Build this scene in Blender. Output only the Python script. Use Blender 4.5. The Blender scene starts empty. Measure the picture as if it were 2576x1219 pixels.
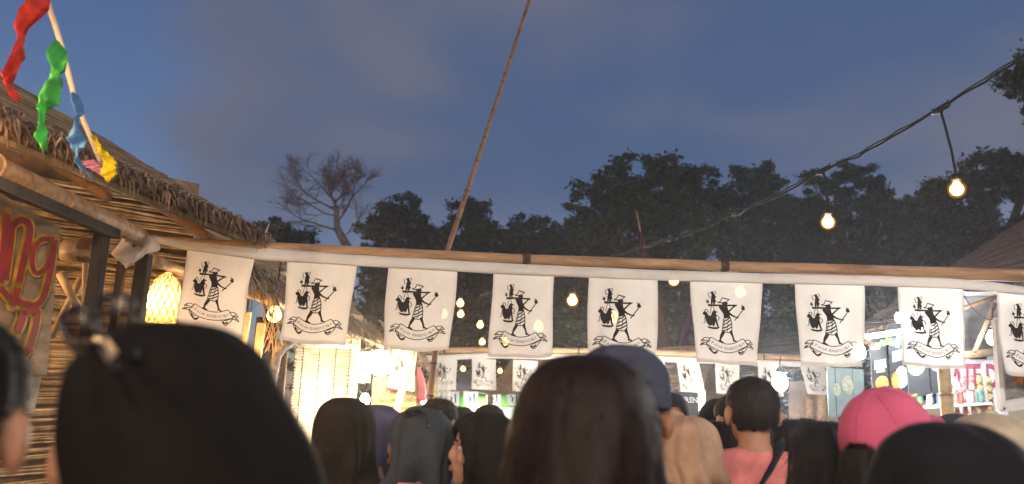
import bpy, bmesh, math, random
from mathutils import Vector, Matrix, noise
from mathutils.geometry import tessellate_polygon
R = math.radians
HAZE = .0042
random.seed(7)
sc = bpy.context.scene
col = sc.collection

# ------------------------------------------------------------------ camera
CZ, PITCH, ROLL, F = 1.55, R(11.2), R(2.4), 2138.0     # F: focal length in photo pixels (2576 wide)
_f = Vector((0, math.cos(PITCH), math.sin(PITCH)))
_u0 = Vector((0, -math.sin(PITCH), math.cos(PITCH)))
_r0 = Vector((1, 0, 0))
_r = _r0*math.cos(ROLL) + _u0*math.sin(ROLL)
_u = -_r0*math.sin(ROLL) + _u0*math.cos(ROLL)
CAM = Vector((0, 0, CZ))
cam = bpy.data.cameras.new('camera')
cam.sensor_width = 36.0
cam.lens = 36.0*F/2576.0
cam.clip_start, cam.clip_end = 0.05, 1000
cam.dof.use_dof = True
cam.dof.focus_distance = 4.7
cam.dof.aperture_fstop = 2.9
co = bpy.data.objects.new('camera', cam)
M = Matrix((_r, _u, -_f)).transposed().to_4x4()
M.translation = CAM
co.matrix_world = M
col.objects.link(co)
sc.camera = co

# ------------------------------------------------------------------ world: dusk sky with soft cloud
w = bpy.data.worlds.new('World'); sc.world = w; w.use_nodes = True
nt = w.node_tree; N = nt.nodes; L = nt.links
for n in list(N): N.remove(n)
def nd(t, **k):
    n = N.new(t)
    for a, v in k.items(): setattr(n, a, v)
    return n
SUN_EL, SUN_ROT = R(5.0), R(235)
sky = nd('ShaderNodeTexSky', sky_type='NISHITA', sun_disc=False, sun_elevation=SUN_EL, sun_rotation=SUN_ROT, air_density=1.0, dust_density=0.3, ozone_density=3.0)
tc = nd('ShaderNodeTexCoord')
sep = nd('ShaderNodeSeparateXYZ'); L.new(tc.outputs['Generated'], sep.inputs[0])
def mth(op, a, b=None, clamp=False):
    n = nd('ShaderNodeMath', operation=op, use_clamp=clamp)
    for i, v in enumerate((a, b)):
        if v is None: continue
        if isinstance(v, (int, float)): n.inputs[i].default_value = v
        else: L.new(v, n.inputs[i])
    return n.outputs[0]
def noise_n(scale, detail=3, rough=.5, dist=0., vec=None, sc3=(1, 1, 1)):
    mp = nd('ShaderNodeMapping'); mp.inputs['Scale'].default_value = sc3
    L.new(tc.outputs['Generated'] if vec is None else vec, mp.inputs[0])
    n = nd('ShaderNodeTexNoise'); n.inputs['Scale'].default_value = scale; n.inputs['Detail'].default_value = detail
    n.inputs['Roughness'].default_value = rough; n.inputs['Distortion'].default_value = dist
    L.new(mp.outputs[0], n.inputs['Vector']); return n.outputs['Fac']
def sstep(v, a, b):
    n = nd('ShaderNodeMapRange', interpolation_type='SMOOTHSTEP'); n.inputs['From Min'].default_value = a; n.inputs['From Max'].default_value = b
    L.new(v, n.inputs['Value']); return n.outputs[0]
nA = noise_n(2.6, 2, .45, .2); nB = noise_n(2.6, 2.5, .45, .3, sc3=(1, 1, 2.4)); nC = noise_n(8, 4, .5, .4, sc3=(1, 1, 2))
# bank of cloud: its ragged edge runs to the left of straight ahead; from there it covers the sky to the right
edge = mth('ADD', mth('ADD', sep.outputs['X'], mth('MULTIPLY', mth('SUBTRACT', nA, .5), .5)), mth('MULTIPLY', mth('SUBTRACT', nC, .5), .12))
bank = sstep(edge, -.40, -.27)
low = sstep(sep.outputs['Z'], .10, .27)                     # the bank thins towards the horizon
mask = mth('MULTIPLY', bank, mth('ADD', mth('MULTIPLY', low, .72), .22))
tone = sstep(nB, .37, .59)
cm = nd('ShaderNodeMix', data_type='RGBA')
cm.inputs['A'].default_value = (.150, .153, .212, 1); cm.inputs['B'].default_value = (.066, .112, .222, 1)
rim = mth('SUBTRACT', 1.0, sstep(edge, -.33, -.02))           # afterglow catches the near edge of the bank
tt = mth('MULTIPLY', tone, mth('SUBTRACT', 1.0, mth('MULTIPLY', rim, .75)), True)
L.new(tt, cm.inputs['Factor'])
skm = nd('ShaderNodeMix', data_type='RGBA', blend_type='MULTIPLY'); skm.inputs['Factor'].default_value = 1
L.new(sky.outputs[0], skm.inputs['A']); skm.inputs['B'].default_value = (1.66, 1.36, 1.60, 1)
SKYGAIN = skm.inputs['B']
bgA = nd('ShaderNodeBackground'); bgA.inputs['Strength'].default_value = .135
L.new(skm.outputs['Result'], bgA.inputs[0])
bgB = nd('ShaderNodeBackground'); bgB.inputs['Strength'].default_value = 1.0
L.new(cm.outputs['Result'], bgB.inputs[0])
mx = nd('ShaderNodeMixShader'); L.new(mask, mx.inputs[0]); L.new(bgA.outputs[0], mx.inputs[1]); L.new(bgB.outputs[0], mx.inputs[2])
wo = nd('ShaderNodeOutputWorld'); L.new(mx.outputs[0], wo.inputs[0])
sl = bpy.data.lights.new('sun', 'SUN'); sl.energy = .02; sl.angle = R(20); sl.color = (1, .8, .65)
so = bpy.data.objects.new('sun', sl); so.rotation_euler = (R(88), 0, R(360-245)); so.location = (0, 0, 30); col.objects.link(so)
sc.view_settings.view_transform = 'Standard'; sc.view_settings.look = 'None'
sc.view_settings.exposure = 0; sc.view_settings.gamma = 1; sc.view_settings.use_curve_mapping = False
sc.render.engine = 'CYCLES'
sc.cycles.use_denoising = True
sc.cycles.sample_clamp_indirect = 4
sc.cycles.max_bounces = 6; sc.cycles.diffuse_bounces = 3; sc.cycles.transparent_max_bounces = 8
sc.cycles.caustics_reflective = False; sc.cycles.caustics_refractive = False

# ------------------------------------------------------------------ helpers
def ray(px, py):
    return _f + _r*((px-1288)/F) + _u*((609.5-py)/F)
def P(px, py, Y):                       # the point at distance Y ahead that is seen at photo pixel (px, py)
    d = ray(px, py); return CAM + d*(Y/d.y)
def PZ(px, py, z):
    d = ray(px, py); return CAM + d*((z-CZ)/d.z)
def PX(px, py, x):
    d = ray(px, py); return CAM + d*(x/d.x)
def on_plane(px, py, p0, n):
    d = ray(px, py); return CAM + d*((p0-CAM).dot(n)/d.dot(n))
def smoothst(a, b, x):
    t = max(0, min(1, (x-a)/(b-a))); return t*t*(3-2*t)

def material(name, c, rough=.8, var=.25, scale=12., c2=None, bump=.0, bscale=60., metal=0., stretch=(1, 1, 1), island=0., trans=0., spec=.3, coat=0., sheen=0., thru=0.):
    m = bpy.data.materials.new(name); m.use_nodes = True
    t = m.node_tree; n = t.nodes; l = t.links
    b = n['Principled BSDF']; out = n['Material Output']
    b.inputs['Roughness'].default_value = rough; b.inputs['Metallic'].default_value = metal
    b.inputs['Specular IOR Level'].default_value = spec
    if coat: b.inputs['Coat Weight'].default_value = coat
    if sheen: b.inputs['Sheen Weight'].default_value = sheen
    tcn = n.new('ShaderNodeTexCoord'); mp = n.new('ShaderNodeMapping'); mp.inputs['Scale'].default_value = stretch
    l.new(tcn.outputs['Object'], mp.inputs[0])
    ns = n.new('ShaderNodeTexNoise'); ns.inputs['Scale'].default_value = scale; ns.inputs['Detail'].default_value = 5; ns.inputs['Roughness'].default_value = .6
    l.new(mp.outputs[0], ns.inputs['Vector'])
    mixn = n.new('ShaderNodeMix'); mixn.data_type = 'RGBA'
    c2 = c2 or tuple(max(0, x*(1-var*1.6)) for x in c)
    ca = tuple(min(1, x*(1+var*.5)) for x in c)
    mixn.inputs['A'].default_value = (*ca, 1); mixn.inputs['B'].default_value = (*c2, 1)
    mr = n.new('ShaderNodeMapRange'); mr.inputs['From Min'].default_value = .35; mr.inputs['From Max'].default_value = .68
    l.new(ns.outputs['Fac'], mr.inputs['Value'])
    l.new(mr.outputs[0], mixn.inputs['Factor'])
    colout = mixn.outputs['Result']
    if island:
        g = n.new('ShaderNodeNewGeometry'); hv = n.new('ShaderNodeHueSaturation')
        r2 = n.new('ShaderNodeMapRange'); r2.inputs['To Min'].default_value = 1-island; r2.inputs['To Max'].default_value = 1+island
        l.new(g.outputs['Random Per Island'], r2.inputs['Value']); l.new(r2.outputs[0], hv.inputs['Value']); l.new(colout, hv.inputs['Color']); colout = hv.outputs[0]
    l.new(colout, b.inputs['Base Color'])
    if bump:
        nb = n.new('ShaderNodeTexNoise'); nb.inputs['Scale'].default_value = bscale; nb.inputs['Detail'].default_value = 3
        l.new(mp.outputs[0], nb.inputs['Vector'])
        bp = n.new('ShaderNodeBump'); bp.inputs['Strength'].default_value = bump; bp.inputs['Distance'].default_value = .01
        l.new(nb.outputs['Fac'], bp.inputs['Height']); l.new(bp.outputs[0], b.inputs['Normal'])
    if trans:
        tr = n.new('ShaderNodeBsdfTranslucent'); l.new(colout, tr.inputs[0])
        ms = n.new('ShaderNodeMixShader'); ms.inputs[0].default_value = trans
        l.new(b.outputs[0], ms.inputs[1]); l.new(tr.outputs[0], ms.inputs[2]); l.new(ms.outputs[0], out.inputs['Surface'])
        if thru:
            tp = n.new('ShaderNodeBsdfTransparent'); m2 = n.new('ShaderNodeMixShader'); m2.inputs[0].default_value = thru
            l.new(ms.outputs[0], m2.inputs[1]); l.new(tp.outputs[0], m2.inputs[2]); l.new(m2.outputs[0], out.inputs['Surface'])
    return m
def emitter(name, c, s):
    m = bpy.data.materials.new(name); m.use_nodes = True; t = m.node_tree
    b = t.nodes['Principled BSDF']; b.inputs['Base Color'].default_value = (.8, .8, .8, 1)
    b.inputs['Emission Color'].default_value = (*c, 1); b.inputs['Emission Strength'].default_value = s
    return m
def glass(name, c, tr=.5, rough=.05):
    m = bpy.data.materials.new(name); m.use_nodes = True; t = m.node_tree; n = t.nodes
    g = n.new('ShaderNodeBsdfGlossy'); g.inputs['Roughness'].default_value = rough; g.inputs[0].default_value = (.35, .35, .37, 1)
    tp = n.new('ShaderNodeBsdfTransparent'); tp.inputs[0].default_value = (*c, 1)
    fr = n.new('ShaderNodeFresnel'); fr.inputs[0].default_value = 1.45
    mxn = n.new('ShaderNodeMixShader'); t.links.new(fr.outputs[0], mxn.inputs[0]); t.links.new(tp.outputs[0], mxn.inputs[1]); t.links.new(g.outputs[0], mxn.inputs[2])
    t.links.new(mxn.outputs[0], n['Material Output'].inputs['Surface']); return m

class MB:
    def __init__(s): s.v = []; s.f = []
    def add(s, vs, fs):
        o = len(s.v); s.v += [Vector(p) for p in vs]; s.f += [tuple(i+o for i in f) for f in fs]; return s
    def box(s, c, d, rot=None):
        c = Vector(c); h = Vector(d)*.5
        vs = [Vector((x*h.x, y*h.y, z*h.z)) for x in (-1, 1) for y in (-1, 1) for z in (-1, 1)]
        if rot is not None: vs = [rot @ p for p in vs]
        return s.add([c+p for p in vs], [(0, 1, 3, 2), (4, 6, 7, 5), (0, 4, 5, 1), (2, 3, 7, 6), (0, 2, 6, 4), (1, 5, 7, 3)])
    def beam(s, a, b, wd, ht, up=Vector((0, 0, 1))):
        a, b = Vector(a), Vector(b); y = (b-a).normalized(); x = y.cross(up).normalized(); z = x.cross(y)
        return s.box((a+b)/2, (wd, (b-a).length, ht), Matrix((x, y, z)).transposed())
    def tube(s, pts, rad, sides=8, cap=True):
        pts = [Vector(p) for p in pts]; n = len(pts)
        if not isinstance(rad, (list, tuple)): rad = [rad]*n
        o = len(s.v); prev = None
        for i, p in enumerate(pts):
            t = (pts[min(i+1, n-1)]-pts[max(i-1, 0)])
            if t.length < 1e-9: t = Vector((0, 0, 1))
            t.normalize()
            if prev is None:
                a = Vector((0, 0, 1)) if abs(t.z) < .9 else Vector((1, 0, 0))
                x = t.cross(a).normalized()
            else:
                x = (prev - t*prev.dot(t)).normalized()
            prev = x; y = t.cross(x)
            for k in range(sides):
                an = 2*math.pi*k/sides; s.v.append(p + (x*math.cos(an)+y*math.sin(an))*rad[i])
        for i in range(n-1):
            for k in range(sides):
                a = o+i*sides+k; b = o+i*sides+(k+1) % sides
                s.f.append((a, b, b+sides, a+sides))
        if cap:
            s.f.append(tuple(o+k for k in reversed(range(sides)))); s.f.append(tuple(o+(n-1)*sides+k for k in range(sides)))
        return s
    def ball(s, c, r, seg=16, rings=10, rot=None):
        c = Vector(c); r = Vector((r, r, r)) if isinstance(r, (int, float)) else Vector(r)
        vs = [Vector((0, 0, r.z))]
        for i in range(1, rings):
            a = math.pi*i/rings
            for k in range(seg):
                b = 2*math.pi*k/seg
                vs.append(Vector((r.x*math.sin(a)*math.cos(b), r.y*math.sin(a)*math.sin(b), r.z*math.cos(a))))
        vs.append(Vector((0, 0, -r.z)))
        if rot is not None: vs = [rot @ p for p in vs]
        fs = [(0, 1+k, 1+(k+1) % seg) for k in range(seg)]
        for i in range(rings-2):
            for k in range(seg):
                a = 1+i*seg+k; b = 1+i*seg+(k+1) % seg; fs.append((a, a+seg, b+seg, b))
        e = len(vs)-1; q = 1+(rings-2)*seg
        fs += [(q+(k+1) % seg, q+k, e) for k in range(seg)]
        return s.add([c+p for p in vs], fs)
    def lathe(s, prof, c, seg=20, axis=None, close=True):
        c = Vector(c); o = len(s.v); rot = Matrix.Identity(3)
        if axis is not None: rot = Vector((0, 0, 1)).rotation_difference(Vector(axis)).to_matrix()
        for r, z in prof:
            for k in range(seg):
                a = 2*math.pi*k/seg; s.v.append(c + rot @ Vector((r*math.cos(a), r*math.sin(a), z)))
        for i in range(len(prof)-1):
            for k in range(seg):
                a = o+i*seg+k; b = o+i*seg+(k+1) % seg; s.f.append((a, b, b+seg, a+seg))
        if close:
            s.f.append(tuple(o+k for k in reversed(range(seg)))); s.f.append(tuple(o+(len(prof)-1)*seg+k for k in range(seg)))
        return s
    def grid(s, fn, nu, nv, skip=None):
        o = len(s.v)
        for j in range(nv+1):
            for i in range(nu+1): s.v.append(Vector(fn(i/nu, j/nv)))
        for j in range(nv):
            for i in range(nu):
                if skip and skip((i+.5)/nu, (j+.5)/nv): continue
                a = o+j*(nu+1)+i; s.f.append((a, a+1, a+nu+2, a+nu+1))
        return s
    def mesh(s, name, mat, smooth=False, loc=Vector((0, 0, 0))):
        me = bpy.data.meshes.new(name); me.from_pydata([tuple(p-loc) for p in s.v], [], s.f)
        if mat is not None: me.materials.append(mat)
        if smooth: me.polygons.foreach_set('use_smooth', [True]*len(me.polygons))
        me.update(); return me
    def build(s, name, mat, parent=None, smooth=False, thick=0., bevel=0., kind=None, loc=None):
        base = loc if loc is not None else (Vector(parent.get('wloc', parent.location)) if parent is not None else Vector((0, 0, 0)))
        o = bpy.data.objects.new(name, s.mesh(name, mat, smooth, Vector(base)))
        col.objects.link(o)
        if parent is not None:
            o.parent = parent
        else: o.location = base
        o['wloc'] = tuple(base)
        if thick:
            md = o.modifiers.new('t', 'SOLIDIFY'); md.thickness = thick; md.offset = 1
        if bevel:
            md = o.modifiers.new('b', 'BEVEL'); md.width = bevel; md.segments = 2
        if kind: o['kind'] = kind
        return o
def thing(name, label, cat, loc=(0, 0, 0), group=None):
    o = bpy.data.objects.new(name, None); o.location = loc; o.empty_display_size = .1; col.objects.link(o)
    o['label'] = label; o['category'] = cat; o['wloc'] = tuple(loc)
    if group: o['group'] = group
    return o
def tag(o, label, cat, group=None):
    o['label'] = label; o['category'] = cat
    if group: o['group'] = group
    return o
def ground(p): return Vector((p.x, p.y, 0))

# flat print: strokes, polygons and lettering in a 2-D frame, then laid on a surface
class Print:
    def __init__(s): s.v = []; s.t = []
    def poly(s, pts):
        o = len(s.v); s.v += [tuple(p) for p in pts]
        for t in tessellate_polygon([[Vector((p[0], p[1], 0)) for p in pts]]): s.t.append(tuple(o+i for i in t))
        return s
    def stroke(s, pts, wd, smooth=True):
        pts = [Vector((p[0], p[1])) for p in pts]
        ws = list(wd) if isinstance(wd, (list, tuple)) else [wd]*len(pts)
        if smooth and len(pts) > 2:
            q = []; qw = []
            for i in range(len(pts)-1):
                p0 = pts[max(i-1, 0)]; p1 = pts[i]; p2 = pts[i+1]; p3 = pts[min(i+2, len(pts)-1)]
                for k in range(4):
                    t = k/4
                    q.append(.5*((2*p1)+(p2-p0)*t+(2*p0-5*p1+4*p2-p3)*t*t+(3*p1-p0-3*p2+p3)*t**3)); qw.append(ws[i]+(ws[i+1]-ws[i])*t)
            q.append(pts[-1]); qw.append(ws[-1]); pts, ws = q, qw
        o = len(s.v); n = len(pts)
        for i, p in enumerate(pts):
            t = pts[min(i+1, n-1)]-pts[max(i-1, 0)]
            if t.length < 1e-9: t = Vector((1, 0))
            t.normalize(); nn = Vector((-t.y, t.x))*ws[i]*.5
            s.v += [tuple(p+nn), tuple(p-nn)]
        for i in range(n-1):
            a = o+2*i; s.t += [(a, a+1, a+3), (a, a+3, a+2)]
        return s
    def disc(s, c, r, n=14, ry=None):
        return s.poly([(c[0]+r*math.cos(2*math.pi*k/n), c[1]+(ry or r)*math.sin(2*math.pi*k/n)) for k in range(n)])
    def rect(s, x0, y0, x1, y1): return s.poly([(x0, y0), (x1, y0), (x1, y1), (x0, y1)])
    def text(s, string, fn, size=1., offset=0.):       # fn maps text-plane (x right, y up) to the frame
        cu = bpy.data.curves.new('t', 'FONT'); cu.body = string; cu.size = size; cu.offset = offset; cu.resolution_u = 3
        ob = bpy.data.objects.new('t', cu); me = ob.to_mesh()
        o = len(s.v); s.v += [tuple(fn(v.co.x, v.co.y)) for v in me.vertices]
        me.calc_loop_triangles()
        s.t += [tuple(o+i for i in t.vertices) for t in me.loop_triangles]
        wid = max([v.co.x for v in me.vertices] or [0])
        ob.to_mesh_clear(); bpy.data.objects.remove(ob); bpy.data.curves.remove(cu)
        return wid
    def refine(s, mx):
        for _ in range(3):
            nt_ = []; ch = False
            for a, b, c in s.t:
                pa, pb, pc = (Vector(s.v[i]) for i in (a, b, c))
                if max((pa-pb).length, (pb-pc).length, (pc-pa).length) > mx:
                    o = len(s.v); s.v += [tuple((pa+pb)/2), tuple((pb+pc)/2), tuple((pc+pa)/2)]
                    nt_ += [(a, o, o+2), (o, b, o+1), (o+2, o+1, c), (o, o+1, o+2)]; ch = True
                else: nt_.append((a, b, c))
            s.t = nt_
            if not ch: break
        return s
    def lay(s, fn):
        m = MB(); m.v = [Vector(fn(*p)) for p in s.v]; m.f = list(s.t); return m

# ------------------------------------------------------------------ materials
M_ = {}
M_['ground'] = material('ground', (.10, .085, .07), .95, .4, 3., bump=.4, bscale=40)
M_['bamboo'] = material('bamboo', (.43, .27, .15), .55, .35, 9., c2=(.24, .135, .07), bump=.15, bscale=50, stretch=(.4, 3, 3))
M_['bamboo_dark'] = material('bamboo_dark', (.20, .12, .065), .6, .4, 9., c2=(.10, .055, .03), bump=.15)
M_['bamboo_pale'] = material('bamboo_pale', (.55, .40, .23), .55, .3, 12., c2=(.36, .23, .11), bump=.1)
M_['node'] = material('bamboo_node', (.10, .055, .035), .8, .4, 40.)
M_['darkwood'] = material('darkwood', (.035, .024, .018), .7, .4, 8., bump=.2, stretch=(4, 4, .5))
M_['thatch'] = material('thatch', (.24, .155, .08), .9, .4, 8., c2=(.11, .065, .035), island=.45)
M_['thatch_dry'] = material('thatch_dry', (.30, .20, .13), .85, .4, 9., c2=(.13, .08, .05), island=.55)
M_['thatch_dark'] = material('thatch_dark', (.085, .056, .048), .9, .4, 8., c2=(.034, .023, .02), island=.4)
M_['reed'] = material('reed', (.34, .27, .19), .85, .4, 10., c2=(.16, .12, .08), island=.4)
M_['cloth'] = material('flag_cloth', (.80, .765, .72), .9, .05, 4., c2=(.70, .66, .61), bump=.35, bscale=24, trans=.32, spec=.1, thru=.07)
M_['ink'] = material('ink', (.014, .011, .011), .85, .3, 14., c2=(.035, .03, .028), spec=.1)
M_['ink_soft'] = material('ink_thin', (.030, .025, .023), .85, .3, 20., spec=.1)
M_['cable'] = material('cable', (.012, .012, .012), .85, .2, 30.)
M_['socket'] = material('socket', (.012, .011, .010), .5, .2, 30.)
M_['leaf'] = material('leaf', (.056, .082, .040), .75, .4, 1.2, c2=(.04, .052, .027), island=.5, trans=.25)
M_['leaf_b'] = material('leaf_olive', (.072, .078, .042), .75, .4, 1.2, c2=(.05, .05, .03), island=.5, trans=.25)
M_['bark'] = material('bark', (.085, .062, .05), .9, .4, 6., bump=.4, bscale=20)
M_['bark_grey'] = material('bark_grey', (.27, .20, .17), .9, .4, 4., bump=.4, bscale=20)
M_['bulb'] = emitter('bulb_glow', (1, .46, .085), 36)
def glow_glass(name, c, e, tr):
    m = bpy.data.materials.new(name); m.use_nodes = True; t = m.node_tree; n = t.nodes
    em = n.new('ShaderNodeEmission'); em.inputs[0].default_value = (*c, 1); em.inputs[1].default_value = e
    tp = n.new('ShaderNodeBsdfTransparent'); mxn = n.new('ShaderNodeMixShader'); mxn.inputs[0].default_value = tr
    t.links.new(em.outputs[0], mxn.inputs[1]); t.links.new(tp.outputs[0], mxn.inputs[2]); t.links.new(mxn.outputs[0], n['Material Output'].inputs['Surface']); return m
M_['bulb_halo_glass'] = glow_glass('amber_halo_glass', (1, .40, .055), .75, .72)  # glass emits orange, imitating the halo around each lit bulb
M_['warm'] = emitter('added_warm_lamp', (1, .60, .25), 700)
M_['warm_dim'] = emitter('warm_dim_lamp', (1, .56, .22), 260)
M_['warm_far'] = emitter('warm_lamp_far', (1, .70, .36), 700)
M_['cold'] = emitter('cold_lamp', (.92, .97, 1), 800)
M_['lane'] = emitter('flag_fill_lamp', (1, .88, .72), 1700)
M_['cold_near'] = emitter('cold_near_lamp', (.95, .98, 1), 1200)
M_['front_warm'] = emitter('front_warm', (1, .56, .22), 260)
M_['front_cold'] = emitter('front_cold', (1, .92, .84), 450)
for _n, _c in (('left', (1, .74, .46)), ('mid', (1, .85, .68)), ('right', (1, .93, .85))): M_['flood_'+_n] = emitter('flood_lamp_'+_n, _c, 890)

# ------------------------------------------------------------------ ground
m = MB(); m.grid(lambda a, b: (-44+88*a, -14+58*b, 0), 2, 2)
g = m.build('ground', M_['ground']); g['kind'] = 'structure'

# ------------------------------------------------------------------ trees
def leaf_tree(label, crowns, Y, base, mat='leaf', leaf=.085, clumps=90, per=100, seed=0, limbs=True, group='trees beyond the market', fill=.5):
    rnd = random.Random(seed)
    b = Vector((base[0], base[1], 0))
    t = thing('tree', label, 'tree', b, group)
    lob = []
    for (cx, cy, rx, ry, dy) in crowns:
        c = P(cx, cy, Y+dy); k = (Y+dy)/F
        lob.append((c, rx*k, ry*k))
    tot = sum(rx*rz for _, rx, rz in lob)
    cm_ = MB(); tips = []
    for (c, rx, rz) in lob:
        nc = max(5, int(1.35*clumps*rx*rz/tot))
        for _ in range(nc):
            while True:
                d = Vector((rnd.uniform(-1, 1), rnd.uniform(-1, 1), rnd.uniform(-1, 1)))
                if .05 < d.length < 1: break
            q = d.normalized()*(rnd.random()**fill)
            cc = c + Vector((q.x*rx, q.y*rx*.8, q.z*rz)); tips.append(cc)
            cr = rnd.uniform(.20, .55)*min(1.25, max(.55, rx/2.2))
            for _ in range(per):
                d = Vector((rnd.gauss(0, .45), rnd.gauss(0, .45), rnd.gauss(0, .28)))*cr
                p = cc+d; s = leaf*rnd.uniform(.6, 1.4)
                a = Vector((rnd.gauss(0, 1), rnd.gauss(0, 1), rnd.gauss(0, .5))).normalized()
                e = a.cross(Vector((rnd.gauss(0, .5), rnd.gauss(0, .5), 1))).normalized()
                cm_.add([p-a*s, p+e*s*.42, p+a*s, p-e*s*.42], [(0, 1, 2, 3)])
    tm = MB()
    top = sum((c for c, _, _ in lob), Vector())/len(lob)
    h0 = min(c.z-rz*.8 for c, _, rz in lob); h0 = max(1.2, min(h0, top.z*.6))
    fork = Vector((b.x+(top.x-b.x)*.4, b.y+(top.y-b.y)*.4, h0))
    tr = max(.12, .03*top.z)
    tm.tube([b, b.lerp(fork, .5)+Vector((.1, 0, 0)), fork], [tr*1.3, tr, tr*.8], 8)
    tm.build('trunk', M_['bark'], t, True)
    lm = MB()
    for (c, rx, rz) in lob:
        for _ in range(4):
            e = c+Vector((rnd.uniform(-.6, .6)*rx, rnd.uniform(-.5, .5)*rx, rnd.uniform(-.3, .7)*rz))
            md = fork.lerp(e, .5)+Vector((0, 0, -.15*rz))
            lm.tube([fork, md, e], [tr*.5, tr*.3, tr*.08], 5)
            for _ in range(3):
                s0 = md.lerp(e, rnd.random()); lm.tube([s0, s0+Vector((rnd.uniform(-1, 1)*rx*.5, rnd.uniform(-1, 1)*rx*.4, rnd.uniform(0, .5)*rz))], [tr*.12, tr*.03], 4)
    lm.build('limbs', M_['bark'], t, True)
    cm_.build('crown', M_[mat], t)
    return t
G = lambda px, Y: ((px-1288)/F*Y, Y)
leaf_tree('small dark tree at the tip of the thatched roof, left of the bare tree', [(690, 585, 55, 40, 0), (740, 615, 75, 45, 1), (650, 620, 60, 40, 0)], 26, G(700, 26), seed=1, clumps=60)
leaf_tree('rounded olive tree directly right of the bare tree', [(1010, 535, 75, 50, 0), (960, 590, 80, 60, 0), (1060, 600, 70, 60, 0), (1000, 680, 120, 80, 0)], 27, G(1005, 27), 'leaf_b', seed=2, clumps=150)
leaf_tree('loose airy tree standing behind the leaning bamboo pole', [(1180, 535, 55, 42, 0), (1220, 590, 60, 55, 0), (1140, 610, 60, 50, 0), (1190, 690, 110, 80, 0)], 25, G(1190, 25), seed=3, clumps=125)
leaf_tree('low tree in the dip before the tallest tree', [(1340, 575, 60, 45, 0), (1280, 620, 60, 50, 0), (1390, 620, 70, 55, 0), (1340, 700, 130, 80, 0)], 27, G(1340, 27), seed=4, clumps=130)
leaf_tree('tallest broad domed tree in the middle of the treeline', [(1640, 450, 150, 62, 0), (1540, 505, 120, 70, 0), (1740, 470, 95, 60, 0), (1480, 580, 90, 65, 0), (1620, 560, 170, 75, 0), (1770, 570, 110, 80, 0), (1600, 690, 230, 90, 0)], 23, G(1620, 23), seed=5, clumps=300)
leaf_tree('dark tree half behind the tallest tree, right of it', [(1900, 450, 65, 45, 0), (1850, 520, 75, 65, 0), (1950, 500, 70, 60, 0), (1900, 620, 120, 100, 0)], 26, G(1900, 26), seed=6, clumps=160)
leaf_tree('dark broad tree behind the smaller glowing bulb', [(2120, 460, 110, 50, 0), (2210, 475, 60, 45, 0), (2060, 540, 90, 80, 0), (2180, 580, 120, 90, 0), (2120, 690, 170, 80, 0), (2000, 560, 90, 70, 0), (2280, 560, 90, 70, 0)], 24, G(2120, 24), seed=7, clumps=220)
leaf_tree('dark tree behind the larger glowing bulb at the right roof', [(2390, 480, 80, 65, 0), (2490, 450, 90, 75, 0), (2590, 430, 90, 80, 0), (2350, 590, 100, 90, 0), (2480, 600, 140, 110, 0)], 21, G(2450, 21), 'leaf_b', seed=8, clumps=230)
leaf_tree('near tree whose feathery spray pokes in at the top right corner', [(2580, 215, 72, 50, 0), (2640, 160, 90, 55, 0), (2700, 260, 120, 110, 0), (2800, 200, 150, 140, 0)], 14, G(2800, 14), 'leaf_b', leaf=.06, seed=9, clumps=190, per=70, group=None)
leaf_tree('distant dark tree filling the dip behind the leaning pole', [(1100, 610, 80, 60, 0), (1250, 615, 90, 50, 0), (1060, 690, 110, 80, 0), (1250, 700, 120, 80, 0)], 31, G(1150, 31), 'leaf_b', seed=41, clumps=170)
leaf_tree('distant dark tree filling the dip left of the tallest tree', [(1440, 600, 80, 55, 0), (1350, 640, 110, 50, 0), (1420, 700, 140, 80, 0)], 31, G(1420, 31), seed=42, clumps=170)
leaf_tree('distant dark tree closing the dip between the two glowing bulbs', [(2290, 545, 80, 70, 0), (2000, 560, 80, 80, 0), (2290, 650, 120, 90, 0), (2020, 660, 120, 90, 0)], 30, G(2290, 30), 'leaf_b', seed=43, clumps=200)
for i, (px, Y, lab) in enumerate([(900, 24, 'low dark bush below the bare tree'), (1200, 23, 'low dark bush seen in the gap right of the third flag'), (1440, 21, 'low dark bush seen in the gap between the fourth and fifth flags'), (1690, 20, 'low dark bush behind the maroon pennant'), (1950, 21, 'low dark bush seen in the gap between the sixth and seventh flags'), (2230, 20, 'low dark bush behind the right hand roof')]):
    leaf_tree(lab, [(px, 790, 165, 90, 0), (px-90, 850, 120, 110, .5), (px+90, 850, 120, 110, .5), (px, 930, 180, 110, .5)], Y, G(px, Y), 'leaf_b' if i % 2 else 'leaf', seed=20+i, clumps=230, per=60, group='dark bushes under the trees', leaf=.12)

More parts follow.
